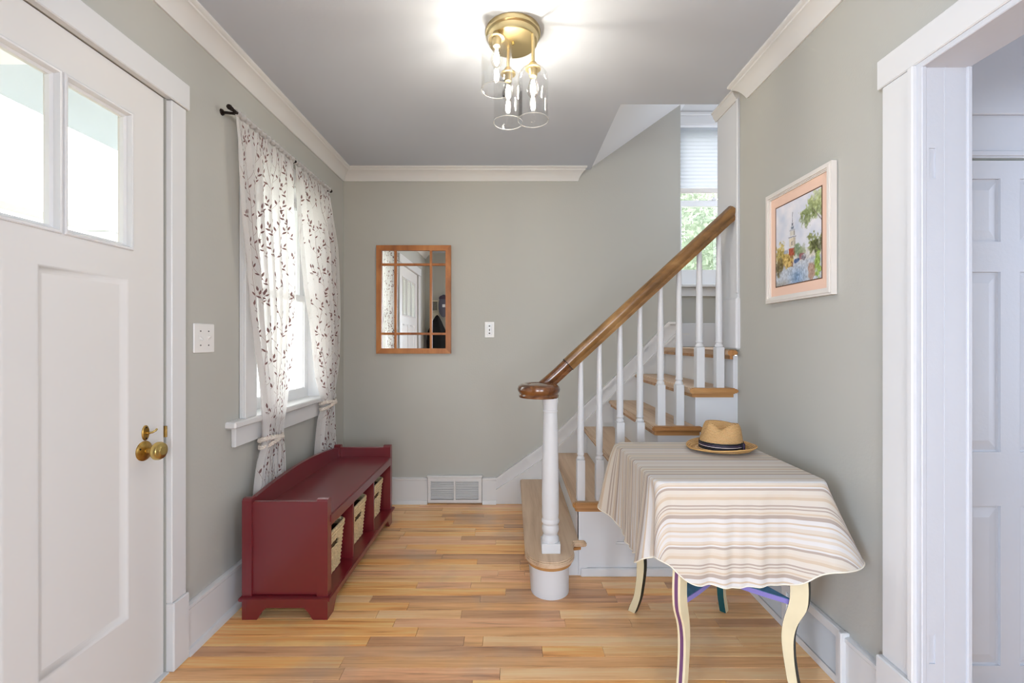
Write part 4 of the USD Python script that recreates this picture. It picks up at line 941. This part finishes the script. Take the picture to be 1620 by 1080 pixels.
for k in range(1, KS + 1):
    s = k / KS; D = drop * s
    rnd = .012
    o = rnd * np.minimum(1, np.sqrt(np.clip(1 - (1 - np.minimum(D / rnd, 1)) ** 2, 0, 1))) * .6 + flare * s ** 1.15 + pleat * np.clip(s * 3, 0, 1) * (.55 + .45 * s)
    o = o + .072 * near(140, 6.5) * s ** .62
    wav = .0035 * np.sin(np.radians(ang) * 31 + s * 2) * s
    P = pts + nm * (o + wav)[:, None]
    P[:, 0] = np.minimum(P[:, 0], XR - .006)
    zz_ = THZ + .0025 - np.maximum(D - .004, 0) - .002 * min(1, k)
    V.append(np.c_[P, zz_]); UV.append(np.c_[pts[:, 0] + nm[:, 0] * D, pts[:, 1] + nm[:, 1] * D])
V, UV = np.vstack(V), np.vstack(UV)
ii = np.arange(len(V)).reshape(-1, NPER); nxt = np.roll(ii, -1, 1)
q = np.stack([ii[:-1], nxt[:-1], nxt[1:], ii[1:]], -1).reshape(-1, 4)
UV[:, 1] -= TY - .62
cl_ = thing('tablecloth', 'cream tan and white striped cloth draped over the side table', 'tablecloth', (TX, TY, THZ))
obj('cloth', (V, q), 'striped_cloth', cl_, uv=UV)
hem = V[-NPER:]
obj('hem', sweep(hem, circ(.0022, 6), closed=True), 'cream_white', cl_)

# straw fedora
hx, hy, hz = .850, 1.800, THZ + .004
ht = thing('straw_hat', 'tan straw fedora with black striped band, lying on the tablecloth', 'hat', (hx, hy, hz))
NA_ = 96
an = np.arange(NA_) / NA_ * 2 * PI
ROT = math.radians(8)
def oval(r, a, k): return r * np.stack([np.cos(a) * 1.0, np.sin(a) * k], -1)
def hat_pt(u):            # profile parameter 0 (brim edge) .. 1 (crown centre) -> r, z
    pass
V = []
brim = [(.132, .016), (.133, .019), (.130, .021), (.122, .014), (.112, .008), (.098, .006), (.088, .008), (.0845, .012)]
crown_ = [(.0838, .020), (.0830, .036), (.0815, .050), (.0790, .066), (.0755, .082), (.0715, .094), (.066, .103), (.058, .107), (.046, .106), (.030, .104), (.014, .103), (.0, .102)]
for i, (r, z) in enumerate(brim + crown_):
    p = oval(r, an, .90)
    zz_ = np.full(NA_, z)
    if i < 4: zz_ = zz_ + (.010 * np.cos(an - PI) * -.2 + .008 * np.abs(np.sin(an)) - .006 * np.clip(-np.cos(an), 0, 1)) * (r - .1) / .038
    if z > .05:
        h = (z - .05) / .055
        # pinched front turned towards the near left, crease running back across the top
        ph0 = math.radians(-158)
        fa = (an - ph0 + PI) % (2 * PI) - PI
        pin = np.exp(-((np.abs(fa) - .72) / .34) ** 2); front = np.clip(np.cos(fa), 0, 1) ** 2
        p = p * (1 - .30 * h ** 1.3 * pin)[:, None]
        zz_ = zz_ + .014 * h * (np.abs(np.sin(fa)) * .6 - .55) * (r / .07) + .012 * np.exp(-(fa / .3) ** 2) * h * (r / .07) - .022 * h ** 2 * pin * (r / .07) + .010 * h * (r / .07)
        if r < .062: zz_ = zz_ - .032 * (1 - r / .064) ** .6
    V.append(np.c_[p, zz_])
V = np.vstack(V); V[:, :2] = V[:, :2] @ np.array([[math.cos(ROT), math.sin(ROT)], [-math.sin(ROT), math.cos(ROT)]])
V[:, :2] = V[:, :2] @ np.eye(2)
hatv = V + (hx, hy, hz); ii = np.arange(len(V)).reshape(-1, NA_); nxt = np.roll(ii, -1, 1)
q = np.stack([ii[:-1], nxt[:-1], nxt[1:], ii[1:]], -1).reshape(-1, 4)
nb = len(brim)
obj('brim', (hatv[:nb * NA_], q[: (nb - 1) * NA_]), 'straw', ht, smooth=True)
cr_i = q[(nb - 1) * NA_:] - (nb - 1) * NA_
obj('crown', (hatv[(nb - 1) * NA_:], cr_i), 'straw', ht, smooth=True)
rimp = hatv[NA_:2 * NA_]
obj('brim_binding', sweep(rimp, circ(.0028, 6), closed=True), 'straw_edge', ht)
# plaited ridges
rg_ = []
for r, z in ((.1255, .0165), (.118, .0118), (.111, .0082), (.103, .0070)):
    p = oval(r, an, .90); zz_ = z + (.008 * np.abs(np.sin(an)) - .006 * np.clip(-np.cos(an), 0, 1)) * (r - .1) / .038
    rg_.append(sweep(np.c_[p, zz_] + (hx, hy, hz), circ(.0016, 4), closed=True))
obj('brim_plait', cat_(rg_), 'straw_edge', ht)
def ring(r0, z0, r1, z1, grow): return cat_(*[trimesh.Trimesh(np.vstack([np.c_[oval(r0 + grow, an, .9), np.full(NA_, z0)], np.c_[oval(r1 + grow, an, .9), np.full(NA_, z1)]]) + (hx, hy, hz), np.vstack([np.stack([np.arange(NA_), (np.arange(NA_) + 1) % NA_, (np.arange(NA_) + 1) % NA_ + NA_], 1), np.stack([np.arange(NA_), (np.arange(NA_) + 1) % NA_ + NA_, np.arange(NA_) + NA_], 1)]), process=False)])
bd = obj('band', ring(.0842, .011, .0828, .040, .0016), 'band_black', ht)
obj('band_stripe', cat_(ring(.0838, .0235, .0837, .0262, .0022)), 'band_stripe', bd)
obj('band_stripe', cat_(ring(.0835, .030, .0834, .0312, .0022)), 'band_violet', bd)
bw = np.array((hx + .062, hy - .058, hz + .024))
obj('band_bow', cat_(bx(bw[0] - .011, bw[0] + .006, bw[1] - .005, bw[1] + .008, bw[2] - .015, bw[2] + .017, .004)), 'band_black', bd)
obj('bow_stripe', cat_(bx(bw[0] - .003, bw[0] - .0005, bw[1] - .0062, bw[1] - .004, bw[2] - .014, bw[2] + .015)), 'band_violet', bd)

# ------------------------------------------------------------------ things by the wall behind the camera, seen in the mirror
rx, ryw = -1.055, .14
jk = thing('black_jacket', 'black hooded jacket hanging on the rear wall, reflected in the mirror', 'jacket', (rx, ryw, 1.0))
bd_pts = [(0, .135, .40), (.01, .125, .62), (.0, .150, .80), (0, .165, .98), (0, .170, 1.18), (0, .150, 1.32), (0, .105, 1.40), (0, .075, 1.46), (0, .030, 1.53), (0, .004, 1.55)]
V = []
for _, w, z in bd_pts:
    a = np.linspace(0, 2 * PI, 40, endpoint=False); V.append(np.c_[rx + .01 + w * .84 * np.cos(a) * (1 + .05 * np.sin(5 * a)), ryw + .11 + .068 * np.sin(a) * min(1, w / .1) + .006 * np.sin(7 * a), np.full(40, z)])
V = np.vstack(V); ii = np.arange(len(V)).reshape(-1, 40); nxt = np.roll(ii, -1, 1)
obj('jacket_body', (V, np.stack([ii[:-1], nxt[:-1], nxt[1:], ii[1:]], -1).reshape(-1, 4)), 'black_cloth', jk, smooth=True)
obj('hook', tube([(rx, ryw + .024, 1.53), (rx, ryw + .05, 1.53), (rx, ryw + .06, 1.55)], .005), 'dark_bronze', jk)
rk = thing('slatted_rack', 'cream slatted wooden rack hung on the rear wall, reflected in the mirror', 'rack', (-1.11, ryw, 1.5), rotz=0)
obj('rack_frame', cat_(bx(-1.175, -1.155, ryw + .0, ryw + .02, 1.3, 1.76, .003), bx(-1.06, -1.04, ryw, ryw + .02, 1.3, 1.76, .003), bx(-1.175, -1.04, ryw, ryw + .022, 1.745, 1.765, .003), bx(-1.175, -1.04, ryw, ryw + .022, 1.60, 1.62, .003), bx(-1.155, -1.055, ryw, ryw + .012, 1.45, 1.60)), 'cream_rack', rk)
obj('slat', cat_(*[bx(-1.152 + k * .013, -1.144 + k * .013, ryw + .003, ryw + .012, 1.62, 1.745) for k in range(7)]), 'slat_gray', rk, kind='stuff')
cp = thing('hanging_cap', 'gray and plum cap with a white patch on the rear wall, reflected in the mirror', 'cap', (-.96, ryw, 1.7))
obj('crown', ball((-.96, ryw + .07, 1.68), .1, 3, (.75, .3, 1.6)), 'gray_cloth', cp)
obj('visor', ball((-.96, ryw + .072, 1.79), .075, 3, (.9, .32, .55)), 'plum_cloth', cp)
obj('hook', tube([(-.96, ryw, 1.80), (-.96, ryw + .06, 1.80), (-.96, ryw + .07, 1.82)], .005), 'dark_bronze', cp)
obj('patch', bx(-.975, -.935, ryw + .096, ryw + .101, 1.66, 1.70, .001), 'patch_white', cp)

# ------------------------------------------------------------------ outside: porch, lawn, trees, neighbour's house
struct('ground', bx(-30, 30, -30, 40, -.75, -.60), 'lawn', 'lawn outside the house', 'ground', False)
struct('porch_floor', bx(-3.5, XL - .16, -.5, 4.6, -.60, -.05), 'concrete', 'gray porch floor outside the front door', 'porch floor', False)
pc = thing('porch', 'white porch with beam and square column outside the front door glass', 'porch', (-3.2, 2.0, 0), kind='structure')
obj('porch_ceiling', bx(-3.4, XL - .16, -.6, 1.95, 2.40, 2.46), 'porch_white', pc)
obj('beam', bx(-3.4, -3.2, -.6, 4.7, 2.06, 2.40, .005), 'porch_white', pc)
obj('column', bx(-3.39, -3.21, 3.52, 3.68, -.1, 2.06, .005), 'porch_white', pc)
obj('column', bx(-3.39, -3.21, .9, 1.06, -.1, 2.06, .005), 'porch_white', pc)
nh = thing('neighbor_house', 'pale sided house across the yard outside the left window', 'house', (-3.8, 9.5, -.6))
for k in range(26): obj('siding_board', bx(-6.0, -1.6, 7.4, 7.5, -.6 + k * .16, -.6 + (k + 1) * .16 - .008), 'siding', nh, smooth=False)
obj('backing_wall', bx(-6.0, -1.6, 7.43, 12, -.6, 3.56), 'siding', nh)
obj('roof', ext([(7.1, 3.56), (9.7, 5.2), (12.3, 3.56)], -6.3, -1.3, 'x'), 'slot_gray', nh)
def tree(x, y, h, r, n, label, seed, mat='leaf', size=.16):
    rg = np.random.default_rng(seed)
    t = thing('tree', label, 'tree', (x, y, -.6), group=None)
    trunk = [(x + .1 * math.sin(k), y, -.6 + k * h * .12) for k in range(6)]
    obj('trunk', tube(trunk, .16, 10, scale=np.linspace(1, .5, 6)), 'bark', t)
    d = rg.normal(size=(n, 3)); d /= np.linalg.norm(d, axis=1, keepdims=True)
    rad = r * (.45 + .55 * rg.random(n) ** .5) * (.8 + .35 * meshkit.noise(d * 3 + seed))
    c = d * rad[:, None] * (1, 1, h * .38 / r) + (x, y, -.6 + h * .60)
    u = rg.normal(size=(n, 3)); u /= np.linalg.norm(u, axis=1, keepdims=True); w = np.cross(u, rg.normal(size=(n, 3))); w /= np.linalg.norm(w, axis=1, keepdims=True)
    s = size * rg.uniform(.5, 1.1, (n, 1))
    V = np.stack([c - u * s, c - w * s * .5, c + u * s, c + w * s * .5], 1).reshape(-1, 3); k4 = np.arange(n)[:, None] * 4
    obj('foliage', (V, (k4 + [0, 1, 2, 3])), mat, t, smooth=False, kind='stuff')
tree(3.9, 12.5, 7.5, 2.6, 16000, 'pale green tree outside the stair landing window', 4, 'leaf_b', .10)
tree(9.5, 18, 8.0, 2.8, 6000, 'green tree farther out beyond the landing window', 5)
tree(-10.0, 8.2, 4.2, 1.6, 7000, 'middle green tree of the three beyond the porch', 6, 'leaf', .10)
tree(-10.5, 12.4, 4.6, 1.7, 6000, 'tree beyond the porch nearest the neighboring house', 7, 'leaf_b', .10)
tree(-10, 4.2, 4.0, 1.6, 6000, 'bushy green tree beyond the porch, nearest the door glass', 8, 'leaf', .10)
